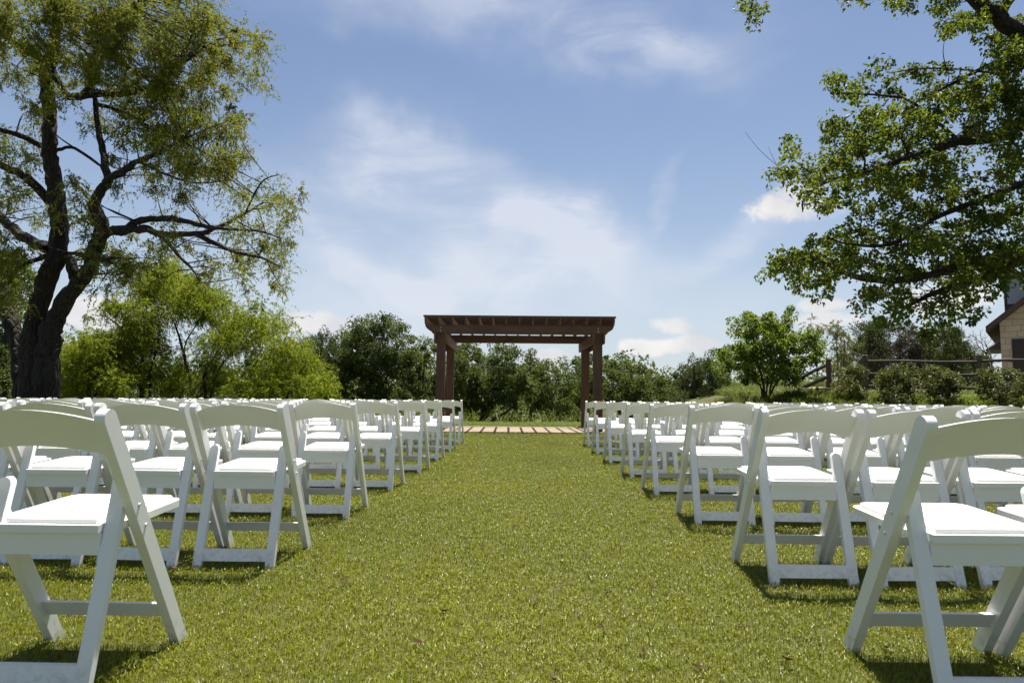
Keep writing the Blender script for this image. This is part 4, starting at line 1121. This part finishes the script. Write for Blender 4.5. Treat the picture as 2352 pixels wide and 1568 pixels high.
HY = 27.0
hx = at(2299, 800, HY).x
hz0 = float(terrain(hx + 2, HY)) - 0.1
house = empty('stone_house', (hx, HY, hz0), R(-38))
tag(house, 'tan limestone house with dark eaves cut off by the right edge', 'house')
def hbox(name, x0, x1, y0, y1, z0, z1, mat, parent=house, bev=0.01):
    bm = bmesh.new(); box(bm, x0, x1, y0, y1, z0, z1)
    return link(name, bm_mesh(name, bm, bev, 1), parent, M[mat])
zev = at(2290, 742, HY).z - hz0          # eave height
bm = bmesh.new()
gw, gh = 9.0, 9.0 * 0.5 * 0.86
prism(bm, [(0, 0, 0), (gw, 0, 0), (gw, 0, zev), (gw / 2, 0, zev + gh), (0, 0, zev)], (0, 7.0, 0))
link('wall', bm_mesh('wall', bm, 0), house, M['stone'])
sl = gh / (gw / 2)
for s in (0, 1):
    bm = bmesh.new()
    xs_ = [(-0.45, zev - 0.45 * sl), (gw / 2, zev + gh)]
    pr_ = [(x, z + 0.02) for x, z in xs_] + [(x, z + 0.24) for x, z in xs_[::-1]]
    if s:
        pr_ = [(gw - x, z) for x, z in pr_]
    prism(bm, [(x, -0.45, z) for x, z in pr_], (0, 7.9, 0))
    ro = link('roof', bm_mesh('roof', bm, 0.01, 1), house, M['roof'])
bm = bmesh.new()
prism(bm, [(-0.55, 0.4, zev - 1.05), (-0.012, 0.4, zev - 1.05), (-0.012, 0.4, zev - 0.70)], (0, 3.0, 0))
link('awning', bm_mesh('awning', bm, 0.01, 1), house, M['roof'])
d_ = hbox('door_frame', 0.36, 1.58, -0.04, 0.02, 0.0, 2.12, 'frame_dark')
hbox('door', 0.44, 1.50, -0.065, -0.042, 0.02, 2.02, 'door', d_)
# roof lantern with a tall window
tw = hbox('lantern', 0.16, 3.0, 1.2, 3.6, zev + 0.2, zev + 2.05, 'frame_dark')
hbox('window', 0.27, 1.6, 1.165, 1.198, zev + 0.9, zev + 1.97, 'glass', tw)
hbox('lantern_roof', -0.02, 3.3, 1.0, 3.8, zev + 2.052, zev + 2.2, 'roof', tw)

# ------------------------------------------------------------------ grasses and weeds
def grass_patch(name, label, x0, x1, y0, y1, n, h, wd, mat, bend=(0.3, 1.4), clumps=None, mask=None, tone=(2, 2)):
    x = rng.uniform(x0, x1, n); y = rng.uniform(y0, y1, n)
    if clumps:
        cx = rng.uniform(x0, x1, clumps); cy = rng.uniform(y0, y1, clumps)
        k = rng.integers(0, clumps, n)
        x = cx[k] + rng.normal(0, 0.07, n); y = cy[k] + rng.normal(0, 0.07, n)
    if mask is not None:
        m = mask(x, y); x, y = x[m], y[m]
    k = len(x)
    an = rng.uniform(0, 6.28, k)
    me = blade_mesh(name, np.stack([x, y, terrain(x, y) - 0.02], 1), rng.uniform(h[0], h[1], k), wd * rng.uniform(0.6, 1.4, k), np.stack([np.cos(an), np.sin(an)], 1), rng.uniform(*bend, k), rng.beta(*tone, k))
    o = link(name, me, None, mat)
    o['kind'] = 'stuff'; o['label'] = label; o['category'] = 'grass'
    return o
grass_patch('mown_grass', 'strip of short mown grass behind the paved pad', -6, 5, 18.76, 22.0, 26000, (0.05, 0.10), 0.014, M['weed_green'])
grass_patch('tall_grass', 'arching tall grass along the edge of the oaks', -5.5, 4.5, 22.3, 23.4, 520, (0.20, 0.70), 0.020, M['grass'], (0.6, 1.8), 75)
grass_patch('side_grass', 'long green grass between the shrubs and the rear chairs on the right', 2.8, 14, 13.2, 20, 48000, (0.06, 0.20), 0.014, M['grass'], (0.3, 1.4))
grass_patch('green_weeds', 'bright green weeds at the feet of the fence shrubs', 7.5, 12.5, 14.2, 15.8, 9000, (0.10, 0.34), 0.018, M['weed_green'], (0.3, 1.4), 130)
grass_patch('dry_weeds', 'yellow dry weeds left of the small bright tree', 4.15, 5.3, 14.8, 16.2, 5000, (0.25, 0.70), 0.014, M['weed_yellow'], (0.2, 0.9), 90)
grass_patch('thicket_grass', 'rough grass under the mesquite thicket', -14, -3.2, 13.2, 21.5, 24000, (0.10, 0.35), 0.016, M['grass'], (0.3, 1.3))
grass_patch('bank_grass', 'sunlit grass on the rising bank beyond the rail fence', 7.0, 20, 20, 31, 34000, (0.10, 0.30), 0.022, M['grass'], (0.3, 1.3), None, lambda x, y: ~((x > 10.4) & (y > 22.4) & (y < 27.2)))
grass_patch('low_weeds', 'leafy green weeds round the stems of the small bright tree', 5.1, 8.6, 14.6, 16.2, 8000, (0.10, 0.38), 0.024, M['grass'], (0.4, 1.5), 110)
# distant wood that closes the gaps between the trees
nfw = 420
X = rng.uniform(-50, 42, nfw); Yv = rng.uniform(38, 54, nfw); Z = rng.uniform(-1, 2.6, nfw)
F = broad_leaves(np.stack([X, Yv, Z], 1), rng.uniform(1.2, 2.0, nfw), 200, 0.26, 0.16, 0.5, 0.9)
o = link('far_woodland', leaf_mesh('far_woodland', *F), None, M['oak_light']); o['kind'] = 'stuff'
o['label'] = 'distant low woodland behind the nearer trees'; o['category'] = 'woodland'

# ------------------------------------------------------------------ dry leaves on the turf
leaf_px = [(851, 1280), (1395, 1362), (1383, 1440), (1270, 1200), (1180, 1208), (1358, 1205), (1440, 1224), (1425, 1260), (1545, 1217), (1330, 1410), (1105, 1255), (1290, 1340), (1020, 1403), (1232, 1380),
           (1345, 1275), (1810, 1515), (2035, 1487), (1605, 1532), (1270, 1560), (1480, 1500), (790, 1330), (1700, 1440), (960, 1475), (905, 1180), (1120, 1110), (1500, 1350), (1060, 1165), (400, 1305), (430, 1308), (1240, 1120)]
def dry_leaf():
    bm = bmesh.new()
    n = 7
    L, W = random.uniform(0.014, 0.028), random.uniform(0.006, 0.012)
    rows = []
    curl = random.uniform(0.2, 0.5)
    for i in range(n):
        t = i / (n - 1); u = (t - 0.5) * 2
        hw = W * max(0.06, (1 - abs(u) ** 1.6)) * random.uniform(0.8, 1.15)
        zc = 0.012 * curl * u * u * 2
        rows.append([bm.verts.new((u * L, -hw, zc + hw * 0.5)), bm.verts.new((u * L, 0, zc)), bm.verts.new((u * L, hw, zc + hw * 0.6))])
    for a, b_ in zip(rows, rows[1:]):
        for k in range(2):
            bm.faces.new((a[k], b_[k], b_[k + 1], a[k + 1]))
    geom = bmesh.ops.solidify(bm, geom=bm.faces[:], thickness=0.0008)
    return bm_mesh('fallen_leaf', bm, 0)
for x, y in leaf_px:
    g = ground_pt(x, y, 0.026)
    o = link('fallen_leaf', dry_leaf(), None, M['dead_leaf'])
    o.location = (g.x, g.y, 0.026)
    o.rotation_euler = (random.uniform(-0.3, 0.3), random.uniform(-0.3, 0.3), random.uniform(0, 6.28))
    tag(o, 'small dry reddish brown leaf lying on the green turf', 'leaf', 'dry leaves scattered on the turf')
